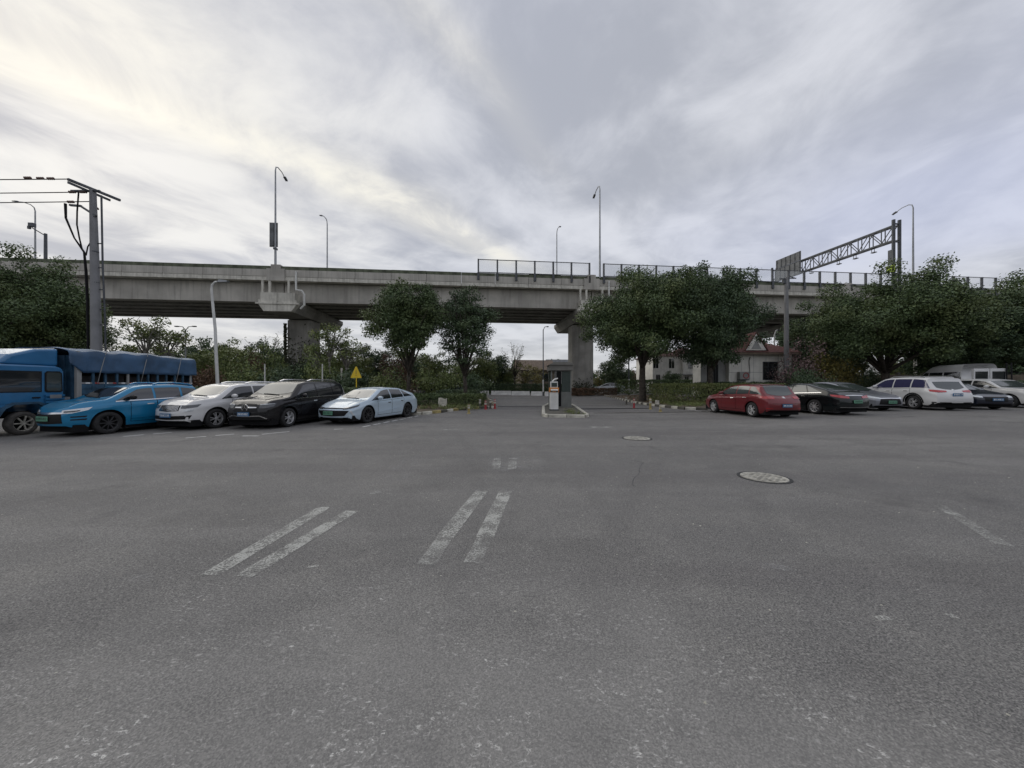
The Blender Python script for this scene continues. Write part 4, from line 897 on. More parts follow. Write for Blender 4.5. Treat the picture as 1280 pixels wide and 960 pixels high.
lamp(786, 432, 45, 'thin lamp left of the two storey house', 'steel_dark', ((1, .5),), .07)
lamp(1099, 441, 40, 'white lamp post by the white sheds', 'pole_white', ((-1, .5),), .06)
lamp(968, 418, 34, 'short pale lamp above the small house roof', 'pole_white', ((1, .3),), .06)
for (px, y, z, mt, lab, r) in ((1144, 440, 36, 'kerb_light', 'pale square post right of the broad tree trunk', .14), (1210, 448, 38, 'kerb_light', 'pale post behind the white van', .10), (500, 472, 30, 'pole_conc', 'thin grey post behind the pale sedan roof', .07), (403, 455, 26, 'pole_white', 'thin pale post behind the black SUV', .05), (427, 460, 31, 'kerb_light', 'pale thin stem right of the left pier', .09), (331, 455, 28, 'pole_white', 'thin pale post left of the left pier', .05)):
    h = HT(y, z); o = MB().tube([(0, 0, 0), (0, 0, h)], [r, r*.9], 8).build('post', mt); o.location = (PX(px, z), z, 0); tag(o, lab, 'post')
p2 = thing('utility_pole', 'grey utility pole standing in front of the viaduct below the gantry', 'utility pole', (PX(983, 29), 29, 0))
MB().tube([(0, 0, 0), (0, 0, 6), (0, 0, HT(347, 29))], [.2, .17, .13], 12).build('pole', 'pole_conc', p2, True)
hp = HT(347, 29); MB().bar((-.55, 0, hp-.1), (.8, 0, hp-.05), .07).bar((.2, 0, hp+.1), (.75, .1, hp), .06).build('cross_arm', 'steel_dark', p2); MB().box(-.3, -.05, -.1, .1, hp-.5, hp-.15).build('equipment_box', 'steel_dark', p2)
ws = thing('warning_sign', 'yellow triangular warning sign on a thin post behind the cars', 'traffic sign', (PX(445.5, 22), 22, 0)); ws.scale = (.85, .85, .98)
MB().tube([(0, 0, 0), (0, 0, 2.2)], .035, 8).build('post', 'yellow', ws)
MB().prism([(-.38, 2.02), (.38, 2.02), (.40, 2.06), (.04, 2.74), (-.04, 2.74), (-.40, 2.06)], -.055, -.037, 'y').build('plate', 'yellow', ws)
MB().box(-.02, .02, -.058, -.0555, 2.26, 2.50).box(-.025, .025, -.058, -.0555, 2.16, 2.21).build('symbol', 'roof_brown', ws)
# ================================================================ CARS
def sm(xs, zs, S_, k=.10):
    y = np.interp(S_, xs, zs); ds = S_[1]-S_[0]; r = int(3*k/ds); kern = np.exp(-.5*(np.arange(-r, r+1)*ds/k)**2); kern /= kern.sum()
    return np.convolve(np.pad(y, r, mode='edge'), kern, 'valid')
class Car:
    def __init__(c, label, cat, loc, heading, L, Wd, top, belt, ax, R, col, group, name='parked_car', tum=.34, sill=.2, k=.07, plan=(.80, .84), detail=True, clad=None):
        c.L, c.W, c.R, c.ax, c.sill, c.col, c.detail = L, Wd, R, ax, sill, col, detail
        yaw = math.atan2(heading[1], heading[0])
        c.root = thing(name, label, cat, (loc[0], loc[1], .004), yaw, group)
        S_ = np.arange(0, L+.001, .035); S_[-1] = L; c.S = S_
        xs = [p[0] for p in top]; c.zt = sm(xs, [p[1] for p in top], np.linspace(0, L, len(S_)), k)
        c.zb = np.minimum(sm([p[0] for p in belt], [p[1] for p in belt], np.linspace(0, L, len(S_)), .12), c.zt-.025)
        c.S = S_ = np.linspace(0, L, len(S_))
        f = np.clip(1-S_/1.0, 0, 1); r = np.clip(1-(L-S_)/.9, 0, 1)
        c.w = Wd/2*(1-(1-plan[0])*f**2.4-(1-plan[1])*r**2.6)
        c.tum = tum
        rings = []
        RA = R+.07
        for i, s in enumerate(S_):
            z0 = sill+.10*max(0, 1-s/.35)**2+.14*max(0, 1-(L-s)/.4)**2
            for a in ax:
                d = RA**2-(s-a)**2
                if d > 0: z0 = max(z0, R+math.sqrt(d)-.0)
            rings.append(c.ring(i, z0))
        rings = np.array(rings)                                   # station, k, (y,z)
        n, K, _ = rings.shape; vs = []
        def xoff(s, z):
            fr = max(0, 1-s/.5); rr = max(0, 1-(L-s)/.5); zz = (z-.48)/.35
            return -fr*.05*zz*zz+rr*.05*zz*zz
        for i in range(n):
            for k_ in range(K): vs.append((L/2-S_[i]+xoff(S_[i], rings[i, k_, 1]), rings[i, k_, 0], rings[i, k_, 1]))
        for i in range(n):
            for k_ in range(K): vs.append((L/2-S_[i]+xoff(S_[i], rings[i, k_, 1]), -rings[i, k_, 0], rings[i, k_, 1]))
        fs = []
        for i in range(n-1):
            for k_ in range(K-1):
                a = i*K+k_; fs.append((a, a+1, a+K+1, a+K)); b_ = n*K+a; fs.append((b_, b_+K, b_+K+1, b_+1))
        # rounded end caps
        def cap(i, sgn):
            m_ = 12; o = len(vs); hw = max(rings[i, :, 0])
            for k_ in range(K):
                y, z = rings[i, k_]; xx = L/2-S_[i]+xoff(S_[i], z)
                for j in range(m_+1):
                    q = y-2*y*j/m_; bul = .13*(1-(q/hw)**2)-.13*(1-(y/hw)**2) if abs(y) > 1e-6 else 0
                    bul *= math.sin(PI*min(1, max(0, (z-rings[i, 0, 1])/(rings[i, -1, 1]-rings[i, 0, 1]+.001)*.8+.2)))**.5
                    vs.append((xx+sgn*bul, q, z))
            for k_ in range(K-1):
                for j in range(m_):
                    a = o+k_*(m_+1)+j; t_ = (a, a+1, a+m_+2, a+m_+1); fs.append(t_ if sgn < 0 else t_[::-1])
        cap(0, 1); cap(n-1, -1)
        me = bpy.data.meshes.new('body'); me.from_pydata(vs, [], fs)
        import bmesh
        bm = bmesh.new(); bm.from_mesh(me); bmesh.ops.remove_doubles(bm, verts=bm.verts, dist=.002); bmesh.ops.recalc_face_normals(bm, faces=bm.faces)
        c.bvh = BVHTree.FromBMesh(bm); bm.to_mesh(me); bm.free()
        me.materials.append(M[col]); me.polygons.foreach_set('use_smooth', [True]*len(me.polygons)); sharp(me, 45)
        c.body = link('body', me, c.root)
        # underbody that fills the arches
        ub = MB().box(-L/2+.45, L/2-.4, -Wd/2+.27, Wd/2-.27, .15, .80)
        for xx0, xx1 in ((L/2-ax[0]+R+.08, L/2-.12), (L/2-ax[1]+R+.08, L/2-ax[0]-R-.08), (-L/2+.12, L/2-ax[1]-R-.08)):
            ub.box(min(xx0, xx1), max(xx0, xx1), -Wd/2+.13, Wd/2-.11, .14, .36)
        ub.build('underbody', 'black', c.root)
    def ring(c, i, z0):
        w_, zb, zt = c.w[i], c.zb[i], c.zt[i]; pts = []; h = max(zt-zb, .02); zb0 = max(z0+.02, zb)
        for k in range(11):
            z = z0+(zb0-z0)*k/10; t = (z-c.sill)/(zb-c.sill)
            prof = np.interp(t, [0, .12, .35, .62, .80, .92, 1.0], [.925, .965, .995, .985, 1.0, .985, .96]); pts.append((w_*prof, z))
        wb = w_*.955; wr = wb-c.tum*h-.02; P1 = (wb-c.tum*h*.82, zb0+h*.80); C_ = (wr+.005, zb0+h*.975); P2 = (wr*.80, zt-.022*min(1, h/.2))
        for k in range(1, 6): f = k/5; pts.append((wb*(1-f)+P1[0]*f+.02*math.sin(PI*f)*min(1, h/.3), zb0*(1-f)+P1[1]*f))
        for k in range(1, 6): f = k/5; pts.append(tuple((1-f)**2*P1[j]+2*f*(1-f)*C_[j]+f*f*P2[j] for j in (0, 1)))
        for k in range(1, 5): f = k/4; pts.append((P2[0]*(1-f), P2[1]+(zt-P2[1])*(1-(1-f)**2)))
        return pts
    def Z(c, arr, s): return float(np.interp(s, c.S, arr))
    def cast(c, kind, a, b, side=1):
        L = c.L
        if kind == 'side': o = Vector((L/2-a, side*3, b)); d = Vector((0, -side, 0))
        elif kind == 'top': o = Vector((L/2-a, b, 4)); d = Vector((0, 0, -1))
        elif kind == 'azf': t = math.radians(a); ctr = Vector((L/2-1.15, 0, b)); d = -Vector((math.cos(t), math.sin(t), 0)); o = ctr-d*4
        else: t = math.radians(a); ctr = Vector((-L/2+1.15, 0, b)); d = -Vector((-math.cos(t), math.sin(t), 0)); o = ctr-d*4
        hit = c.bvh.ray_cast(o, d)
        if hit[0] is None: return None, None
        n_ = hit[1]
        if n_.dot(d) > 0: n_ = -n_
        return hit[0], n_
    def patch(c, name, kind, lo, hi, mt, off=.006, side=1, nu=None, nv=6, parent=None, label=None, skirt=True):
        """ruled patch between polylines lo and hi (same count), laid on the body skin"""
        def samp(pl, t):
            x = t*(len(pl)-1); i = min(int(x), len(pl)-2); f = x-i; return [pl[i][j]*(1-f)+pl[i+1][j]*f for j in (0, 1)]
        nu = nu or 4*(len(lo)-1)+6; vs, ok = [], []
        for v in range(nv+1):
            for u in range(nu+1):
                A, B_ = samp(lo, u/nu), samp(hi, u/nu); q = [A[j]+(B_[j]-A[j])*v/nv for j in (0, 1)]
                p, n_ = c.cast(kind, q[0], q[1], side); ok.append(p is not None); vs.append(p+n_*off if p is not None else Vector((0, 0, 0)))
        fs = []
        for v in range(nv):
            for u in range(nu):
                q = (v*(nu+1)+u, v*(nu+1)+u+1, (v+1)*(nu+1)+u+1, (v+1)*(nu+1)+u)
                if all(ok[i] for i in q) and max((vs[q[i]]-vs[q[(i+1) % 4]]).length for i in range(4)) < .45: fs.append(q)
        if not fs: return None
        me = bpy.data.meshes.new(name); me.from_pydata([tuple(p) for p in vs], [], fs)
        import bmesh
        bm = bmesh.new(); bm.from_mesh(me); loose = [v for v in bm.verts if not v.link_faces]; bmesh.ops.delete(bm, geom=loose, context='VERTS')
        if kind != 'top' and True:
            ref = {'side': Vector((0, side, 0)), 'azf': Vector((1, 0, 0)), 'azr': Vector((-1, 0, 0))}[kind]
        else: ref = Vector((0, 0, 1))
        bm.normal_update(); s_ = sum((f.normal.dot(ref) for f in bm.faces))
        if s_ < 0: bmesh.ops.reverse_faces(bm, faces=bm.faces)
        if skirt:   # give the patch a rim so that it has thickness
            bm.normal_update(); be = [e for e in bm.edges if e.is_boundary]; nv_ = {v: v.normal.copy() for e in be for v in e.verts}; mp = {}
            for v, n_ in nv_.items(): mp[v] = bm.verts.new(v.co-n_*(off+.012))
            for e in be:
                a, b_ = e.verts; 
                try: bm.faces.new((a, b_, mp[b_], mp[a]))
                except ValueError: pass
            bm.normal_update()
        bm.to_mesh(me); bm.free(); me.materials.append(M[mt]); me.polygons.foreach_set('use_smooth', [True]*len(me.polygons)); sharp(me, 40)
        return link(name, me, parent or c.root, label=label)
    def wheels(c, rim='alloy', spokes=5, both=2, tyre='rubber', double=False):
        key = (round(c.R, 2), rim, spokes, tyre)
        if key not in WM: WM[key] = wheel_mesh(*key)
        for a in c.ax:
            for s in (1, -1):
                w_ = link('wheel', WM[key][0], c.root, (c.L/2-a, s*(c.W/2-.03), c.R), 0 if s > 0 else PI); link('rim', WM[key][1], w_)
    def glass(c, a0, a1, c1, c0, splits, mt='glass_dark', wmt='glass_lit', rmt=None, top_in=.10, rear_q=None, trim=None, wl=.05):
        """a0/a1 foot and head of the windscreen pillar, c1/c0 head and foot of the rear pillar"""
        zb = lambda s: c.Z(c.zb, s)+wl; zt = lambda s: c.Z(c.zt, s)-top_in
        s0, s1 = a0+.16, c0-.22; t0, t1 = a1+.08, c1-.04
        bs = [s0]+list(splits)+[s1]; ts = [t0]+[min(max(q, t0+.05), t1-.02) for q in splits]+[t1]
        for side in (1, -1):
            for k in range(len(bs)-1):
                g_ = .035; b0, b1 = bs[k]+(g_ if k else 0), bs[k+1]-(g_ if k < len(bs)-2 else 0); u0, u1 = ts[k]+(g_ if k else 0), ts[k+1]-(g_ if k < len(bs)-2 else 0)
                if u1-u0 < .02: u1 = u0+.02
                lo = [(b0+(b1-b0)*j/4, zb(b0+(b1-b0)*j/4)) for j in range(5)]; hi = [(u0+(u1-u0)*j/4, max(zb(u0+(u1-u0)*j/4)+.02, zt(u0+(u1-u0)*j/4))) for j in range(5)]
                c.patch('side_window', 'side', lo, hi, mt, .005, side, nu=18, nv=8)
            if trim:
                lo = [(s0+(s1-s0)*j/8, zb(s0+(s1-s0)*j/8)-.035) for j in range(9)]; hi = [(s, z+.028) for s, z in lo]; c.patch('window_trim', 'side', lo, hi, trim, .010, side, nu=24, nv=1)
        def hw(s, f): h = c.Z(c.zt, s)-c.Z(c.zb, s); return max(.3, c.Z(c.w, s)*.955-c.tum*max(0, h)-f)
        n = 6; f0 = hw(a0+.08, .10); f1 = hw(a1-.05, .10)
        lo = [(a0+.06+.20*(y_/6-.0)**2*0+.16*abs((j-6)/6)**2, -f0+2*f0*j/12) for j, y_ in enumerate(range(13))]; hi = [(a1-.05+.06*abs((j-6)/6)**2*0, -f1+2*f1*j/12) for j in range(13)]
        c.patch('windscreen', 'top', lo, hi, wmt, .006, nu=26, nv=12)
        f0 = hw(c0-.08, .12); f1 = hw(c1+.05, .12)
        lo = [(c0-.05-.10*abs((j-6)/6)**2, -f0+2*f0*j/12) for j in range(13)]; hi = [(c1+.06, -f1+2*f1*j/12) for j in range(13)]
        c.patch('rear_window', 'top', lo, hi, rmt or mt, .006, nu=26, nv=12)
        c.gl = (a0, a1, c1, c0)
    def doors(c, xs, handle='chrome'):
        for side in (1, -1):
            for k in range(len(xs)-1):
                a, b_ = xs[k]+.012, xs[k+1]-.012; zl = c.sill+.12
                def cl(s):                                             # stay clear of the wheel arches
                    z = zl
                    for q in c.ax:
                        d = (c.R+.12)**2-(s-q)**2
                        if d > 0: z = max(z, c.R+math.sqrt(d))
                    return z
                n_ = 8; lo = [(a+(b_-a)*j/n_, cl(a+(b_-a)*j/n_)) for j in range(n_+1)]; hi = [(s, c.Z(c.zb, s)-.015) for s, _ in lo]
                lo2 = [(s+(-.014 if j == 0 else .014 if j == n_ else 0), z-.014) for j, (s, z) in enumerate(lo)]; hi2 = [(s+(-.014 if j == 0 else .014 if j == n_ else 0), z+.012) for j, (s, z) in enumerate(hi)]
                d_ = c.patch('door', 'side', lo, hi, c.col, .006, side, nu=20, nv=10)
                if d_ is None: continue
                c.patch('door_seam', 'side', lo2, hi2, 'black', .002, side, nu=20, nv=8, parent=d_, skirt=False)
                sh = b_-.30; zh = c.Z(c.zb, sh)-.13; c.patch('handle', 'side', [(sh-.0, zh), (sh+.2, zh)], [(sh, zh+.03), (sh+.2, zh+.03)], handle, .028, side, nu=4, nv=1, parent=d_)
    def bonnet(c, a0, a=.16):
        f = lambda s: c.Z(c.w, s)*.955-.13
        for side in (1, -1):
            n = 8; P = [(a+(a0-a)*j/n, side*f(a+(a0-a)*j/n)) for j in range(n+1)]; c.patch('bonnet_seam', 'top', P, [(s, y+side*.014) for s, y in P], 'black', .003, nu=20, nv=1, skirt=False)
            Q = [(a+.15+(a0-a-.15)*j/n, side*(f(a)*.62+.10*j/n)) for j in range(n+1)]; c.patch('bonnet_crease', 'top', Q, [(s, y+side*.035) for s, y in Q], c.col, .012, nu=20, nv=1)
            c.patch('wiper', 'top', [(a0+.04, side*.05+.30), (a0+.10, side*.05-.28)], [(a0+.055, side*.05+.30), (a0+.115, side*.05-.28)], 'plastic', .02, nu=6, nv=1)
    def mirrors(c, s, col):
        for side in (1, -1):
            z = c.Z(c.zb, s)+.07; y = c.Z(c.w, s)*.95; mb = MB()
            x = c.L/2-s; mb.lathe([(.001, -.11), (.06, -.10), (.085, -.04), (.088, .04), (.06, .10), (.001, .11)], 12, 'y', 0, (0, 0, 0))
            o = mb.build('mirror', col, c.root, True); o.location = (x, side*(y+.13), z+.06); o.scale = (.8, 1.05, .85)
            MB().bar((x, side*(y-.03), z-.0), (x, side*(y+.07), z+.04), .05, .03).build('stalk', 'plastic', o).matrix_parent_inverse = o.matrix_basis.inverted()
    def plate(c, front, z, mt, az=0.0, w_=.44, h_=.14):
        kind = 'azf' if front else 'azr'; p, n_ = c.cast(kind, az, z); sg = 1 if front else -1
        if p is None: return
        x = p.x+sg*.03; yy = p.y
        o = MB().box(x-.012, x+.012, yy-w_/2, yy+w_/2, z-h_/2, z+h_/2).build('licence_plate', mt, c.root)
        mk = MB(); col = 'mark_white' if mt == 'plate_blue' else 'mark_dark'; pr_ = random.Random(int(c.L*100)); xo = x+sg*.0135
        for k in range(7):
            y0 = yy-w_/2+.03+k*.057; hh = h_*.55
            mk.box(xo-.001, xo+.001, y0, y0+.010, z-hh/2, z+hh/2).box(xo-.001, xo+.001, y0+.028, y0+.036, z-hh/2, z+hh/2*(pr_.random()*2-1)).box(xo-.001, xo+.001, y0+.010, y0+.028, z+pr_.uniform(-.03, .03), z+hh/2)
        mk.build('plate_mark', col, o)
    def rails(c, a, b_, mt='chrome'):
        for side in (1, -1):
            P = []
            for j in range(9):
                s = a+(b_-a)*j/8; h = c.Z(c.zt, s)-c.Z(c.zb, s); y = c.Z(c.w, s)*.955-c.tum*h-.10; P.append((c.L/2-s, side*y, c.Z(c.zt, s)+(.045 if 0 < j < 8 else -.01)))
            MB().tube(P, .027, 6).build('roof_rail', mt, c.root, True)
WM = {}
def wheel_mesh(R, rim, spokes, tyre):
    t_ = MB().lathe([(R*.64, -.20), (R*.93, -.205), (R*.99, -.185), (R, -.15), (R, -.05), (R*.99, -.015), (R*.94, .0), (R*.82, .008), (R*.68, .003), (R*.655, -.02)], 36, 'y')
    r_ = MB().lathe([(R*.66, -.20), (R*.60, -.18), (R*.60, -.05), (R*.64, -.012), (R*.665, -.008), (R*.67, -.02)], 36, 'y')
    r_.lathe([(R*.60, -.10), (.001, -.10)], 30, 'y', 1)
    r_.lathe([(R*.15, -.06), (R*.15, -.012), (R*.11, -.004), (.001, -.004)], 16, 'y')
    for k in range(spokes):
        for dd in ((-.11, .11) if spokes <= 5 else (0,)):
            a = 2*PI*k/spokes+dd; b_ = 2*PI*k/spokes+dd*1.9
            p0 = Vector((math.cos(a)*R*.11, -.022, math.sin(a)*R*.11)); p1 = Vector((math.cos(b_)*R*.63, -.018, math.sin(b_)*R*.63)); r_.bar(p0, p1, .026 if spokes <= 5 else .034, .030)
    return t_.mesh('wheel', [tyre], True), r_.mesh('rim', [rim, 'black'])
def place(fl, heading, ov, Wd, L, front=True):
    """centre of a car from the ground point of its left front (or left rear) wheel"""
    h = Vector(heading).normalized(); left = Vector((-h.y, h.x)); p = Vector(fl)-left*(Wd/2)
    return (p-h*(L/2-ov), h) if front else (p+h*(L/2-ov), h)
lg = 'cars parked nose out in the left row'; rg = 'cars parked in the right row'

def suv(label, fl, hd, col, L, Wd, H, front=True, group=lg, g=.9, **kw):
    t = H/1.68
    top = [(0, .84), (.04, .96), (.2, 1.03), (g*.6, 1.075), (g, 1.13*t**.3), (g+.68, 1.59*t), (g+1.05, 1.66*t), (2.9, 1.68*t), (L-1.0, 1.665*t), (L-.42, 1.60*t), (L-.10, 1.16), (L-.02, 1.07), (L, .90)]
    belt = [(0, .78), (.3, .92), (1.1, 1.01), (2.2, 1.04), (L-1.2, 1.07), (L-.3, 1.06), (L, .85)]
    ov = .86; c_, h = place(fl, hd, ov if front else 1.0, Wd, L, front)
    return Car(label, 'car', c_, h, L, Wd, top, belt, (.86, L-1.0), .355, col, group, tum=.30, sill=.24, **kw)

# white SUV facing out
hd = (-.20, -1)
c = suv('white SUV with upright slatted grille parked facing out, second car from the left', (-10.62, 12.7), hd, 'p_white', 4.6, 1.82, 1.64, g=.88, plan=(.74, .84))
c.glass(.88, 1.57, 4.12, 4.56, (2.35, 3.35), top_in=.115); c.doors((1.42, 2.35, 3.30)); c.mirrors(1.42, 'p_white'); c.bonnet(.88); c.wheels('alloy', 5); c.rails(2.2, 4.0)
G_ = c.patch('grille', 'azf', [(-19, .68), (0, .655), (19, .68)], [(-20, .86), (0, .875), (20, .86)], 'plastic', .008)
for k in range(-8, 9): c.patch('grille_slat', 'azf', [(k*2.2-.4, .68), (k*2.2+.4, .68)], [(k*2.2-.4, .85), (k*2.2+.4, .85)], 'chrome', .02, nu=2, nv=3, parent=G_)
for s in (1, -1): c.patch('headlight', 'azf', [(s*22, .76), (s*30, .76), (s*42, .80)], [(s*22, .86), (s*32, .87), (s*47, .90)], 'lamp_smoke', .010); c.patch('fog_light', 'azf', [(s*27, .655), (s*37, .66)], [(s*27, .715), (s*38, .725)], 'lamp_clear', .008)
c.patch('lower_grille', 'azf', [(-33, .40), (0, .38), (33, .40)], [(-36, .53), (0, .50), (36, .53)], 'plastic', .007); c.patch('bumper_lip', 'azf', [(-38, .33), (0, .31), (38, .33)], [(-38, .365), (0, .35), (38, .365)], 'chrome', .012)
c.patch('lower_cladding', 'azf', [(-31, .245), (0, .255), (31, .245)], [(-31, .32), (0, .30), (31, .32)], 'plastic', .010); c.plate(True, .53, 'plate_blue')
def arch_trim(c, mt='plastic'):
    for s in (1, -1):
        for a in c.ax:
            P = [(a+(c.R+.085)*math.cos(t_), c.R+(c.R+.085)*math.sin(t_)) for t_ in np.linspace(PI*1.0, 0, 13)]; Q = [(a+(c.R+.15)*math.cos(t_), c.R+(c.R+.15)*math.sin(t_)) for t_ in np.linspace(PI*1.0, 0, 13)]
            c.patch('wheel_arch', 'side', P, Q, mt, .012, s, nu=24, nv=1)
# black SUV with ring-and-star badge
c = suv('black SUV with round star badge and chrome bumper bars, parked facing out', (-8.25, 13.1), (-.12, -1), 'p_black', 4.85, 1.92, 1.74, g=1.0)
c.glass(1.0, 1.69, 4.32, 4.76, (2.45, 3.5), trim='chrome', top_in=.12); c.doors((1.45, 2.45, 3.5)); c.mirrors(1.52, 'p_black'); c.bonnet(1.0); c.wheels('alloy', 5); c.rails(2.2, 4.1)
c.patch('grille', 'azf', [(-21, .62), (0, .60), (21, .62)], [(-18, .88), (0, .90), (18, .88)], 'plastic', .008)
for s in (1, -1): c.patch('grille_bar', 'azf', [(s*5, .745), (s*19, .75)], [(s*5, .79), (s*19, .785)], 'chrome', .02, nv=2); c.patch('headlight', 'azf', [(s*23, .74), (s*32, .75), (s*42, .80)], [(s*23, .87), (s*33, .89), (s*46, .91)], 'lamp_smoke', .010); c.patch('side_vent', 'azf', [(s*22, .50), (s*34, .50)], [(s*22, .60), (s*34, .57)], 'plastic', .008)
for s in (1, -1): o_ = c.patch('light_strip', 'azf', [(s*24, .855), (s*34, .875), (s*43, .895)], [(s*24, .87), (s*34, .89), (s*44, .905)], 'lamp_clear', .018, nv=1)
p, n_ = c.cast('azf', 0, .765); bd = MB()
bd.lathe([(.125, -.012), (.125, .012), (.10, .012), (.10, -.012), (.125, -.012)], 24, 'y')
for k in range(3): a = PI/2+k*2*PI/3; bd.bar((0, .0, 0), (.11*math.cos(a), 0, .11*math.sin(a)), .022, .012)
o = bd.build('badge', 'chrome', c.root); o.rotation_euler = (0, 0, PI/2); o.location = (p.x+.035, 0, .765)
c.patch('bumper_bar', 'azf', [(-33, .375), (-24, .47), (-22, .47), (0, .455), (22, .47), (24, .47), (33, .375)], [(-34, .395), (-24, .495), (-21, .495), (0, .48), (21, .495), (24, .495), (34, .395)], 'chrome', .016, nv=1, nu=40)
c.patch('bumper_bar', 'azf', [(-34, .34), (0, .32), (34, .34)], [(-34, .36), (0, .345), (34, .36)], 'chrome', .016, nv=1); c.patch('lower_grille', 'azf', [(-30, .38), (0, .36), (30, .38)], [(-26, .455), (0, .44), (26, .455)], 'plastic', .007); c.plate(True, .545, 'plate_blue')
# blue crossover
c = suv('bright blue crossover with green plate and black mirrors parked beside the truck', (-12.85, 11.25), (-.20, -1), 'p_blue', 4.0, 1.70, 1.60, k=.09, g=.86, plan=(.72, .84))
c.glass(.86, 1.55, 3.48, 3.92, (2.1, 2.95), top_in=.12, wmt='glass_dark', trim='chrome'); c.doors((1.40, 2.15, 3.0)); c.mirrors(1.40, 'plastic'); c.bonnet(.86); c.wheels('alloy_dark', 9)
c.patch('grille', 'azf', [(-24, .42), (0, .40), (24, .42)], [(-22, .70), (0, .68), (22, .70)], 'plastic', .007); c.patch('grille_bar', 'azf', [(-24, .70), (0, .685), (24, .70)], [(-25, .745), (0, .74), (25, .745)], 'chrome', .014, nv=2)
for s in (1, -1):
    c.patch('headlight', 'azf', [(s*22, .70), (s*32, .715), (s*46, .80)], [(s*22, .80), (s*34, .84), (s*50, .885)], 'lamp_clear', .010); c.patch('headlight_lens', 'azf', [(s*25, .735), (s*33, .745), (s*38, .77)], [(s*25, .775), (s*34, .79), (s*39, .81)], 'lamp_smoke', .018)
    for q in (.50, .585): c.patch('bumper_vent', 'azf', [(s*31, q), (s*44, q)], [(s*31, q+.035), (s*45, q+.045)], 'plastic', .008, nv=2)
c.patch('lower_lip', 'azf', [(-31, .245), (0, .245), (31, .245)], [(-31, .31), (0, .30), (31, .31)], 'plastic', .010); c.plate(True, .56, 'plate_green', -3)
c.patch('side_crease', 'side', [(1.4, .46), (3.1, .50)], [(1.4, .475), (3.1, .515)], 'p_blue', .022, 1, nv=1); c.rails(2.2, 3.5, 'p_blue')
# pale blue fastback
def fastback(label, fl, hd, col, L, Wd, H, front, group, g=1.2, **kw):
    top = [(0, .64), (.05, .70), (.3, .80), (g*.62, .89), (g, .97), (g+.82, 1.36*H/1.46), (g+1.2, 1.44*H/1.46), (g+1.55, 1.46*H/1.46), (3.3, 1.43*H/1.46), (4.2, 1.19), (L-.28, 1.06), (L-.06, 1.03), (L, .88)]
    belt = [(0, .58), (.4, .72), (1.1, .86), (2.2, .90), (3.6, .96), (L-.4, .99), (L, .84)]
    c_, h = place(fl, hd, .9 if front else 1.05, Wd, L, front)
    return Car(label, 'car', c_, h, L, Wd, top, belt, (.9, L-1.05), .335, col, group, tum=.42, sill=.18, **kw)
c = fastback('pale ice blue fastback sedan with green plate at the right end of the left row', (-5.85, 14.4), (-.29, -.957), 'p_ice', 4.75, 1.86, 1.46, True, lg, g=.98)
c.glass(.96, 1.84, 3.35, 4.3, (2.45, 3.4), top_in=.095); c.doors((1.48, 2.45, 3.4)); c.mirrors(1.52, 'p_ice'); c.bonnet(.96); c.wheels('alloy_dark', 9, tyre='rubber')
c.patch('grille', 'azf', [(-25, .36), (0, .34), (25, .36)], [(-33, .56), (0, .565), (33, .56)], 'plastic', .007); c.patch('nose_slot', 'azf', [(-22, .625), (0, .62), (22, .625)], [(-23, .655), (0, .66), (23, .655)], 'plastic', .008)
for s in (1, -1): c.patch('headlight', 'azf', [(s*22, .60), (s*34, .63), (s*47, .70)], [(s*22, .665), (s*34, .70), (s*52, .785)], 'lamp_smoke', .010); c.patch('light_strip', 'azf', [(s*38, .36), (s*33, .55)], [(s*40, .36), (s*36, .57)], 'lamp_clear', .012, nu=6, nv=2)
c.patch('lower_lip', 'azf', [(-31, .215), (0, .205), (31, .215)], [(-31, .30), (0, .28), (31, .30)], 'plastic', .008); c.patch('lip_edge', 'azf', [(-38, .235), (0, .225), (38, .235)], [(-38, .25), (0, .24), (38, .25)], 'p_ice', .018, nv=1); c.plate(True, .46, 'plate_green', -6)
c.patch('side_crease', 'side', [(1.4, .40), (3.6, .56)], [(1.4, .415), (3.6, .575)], 'p_ice', .022, 1, nv=1)

# --- right row
# red hatchback, tail towards the camera
def hatch(label, rl, hd, col, L, Wd, H, group, front=False):
    top = [(0, .70), (.05, .78), (.3, .86), (.75, .94), (1.1, 1.0), (1.85, 1.40*H/1.5), (2.3, 1.48*H/1.5), (2.8, 1.5*H/1.5), (L-.75, 1.46*H/1.5), (L-.45, 1.40*H/1.5), (L-.12, 1.02), (L-.03, .96), (L, .84)]
    belt = [(0, .62), (.4, .78), (1.1, .90), (2.2, .94), (L-.9, 1.0), (L-.2, .97), (L, .80)]
    c_, h = place(rl, hd, .86 if front else .82, Wd, L, front)
    return Car(label, 'car', c_, h, L, Wd, top, belt, (.86, L-.82), .325, col, group, tum=.34, sill=.19)
c = hatch('red hatchback seen from behind with blue plate, first car of the right row', (10.85, 16.0), (-.09, .995), 'p_red', 4.3, 1.80, 1.50, rg)
c.glass(1.05, 1.85, 3.62, 4.2, (2.5, 3.3), mt='glass_lit', rmt='glass_lit', top_in=.10); c.doors((1.5, 2.5, 3.32)); c.mirrors(1.62, 'p_red'); c.wheels('alloy', 5)
for s in (1, -1): c.patch('tail_light', 'azr', [(s*22, .83), (s*34, .83), (s*46, .86)], [(s*22, .93), (s*34, .95), (s*47, .95)], 'lamp_red', .012); c.patch('reflector', 'azr', [(s*26, .40), (s*36, .41)], [(s*26, .43), (s*36, .44)], 'lamp_red', .010, nv=1)
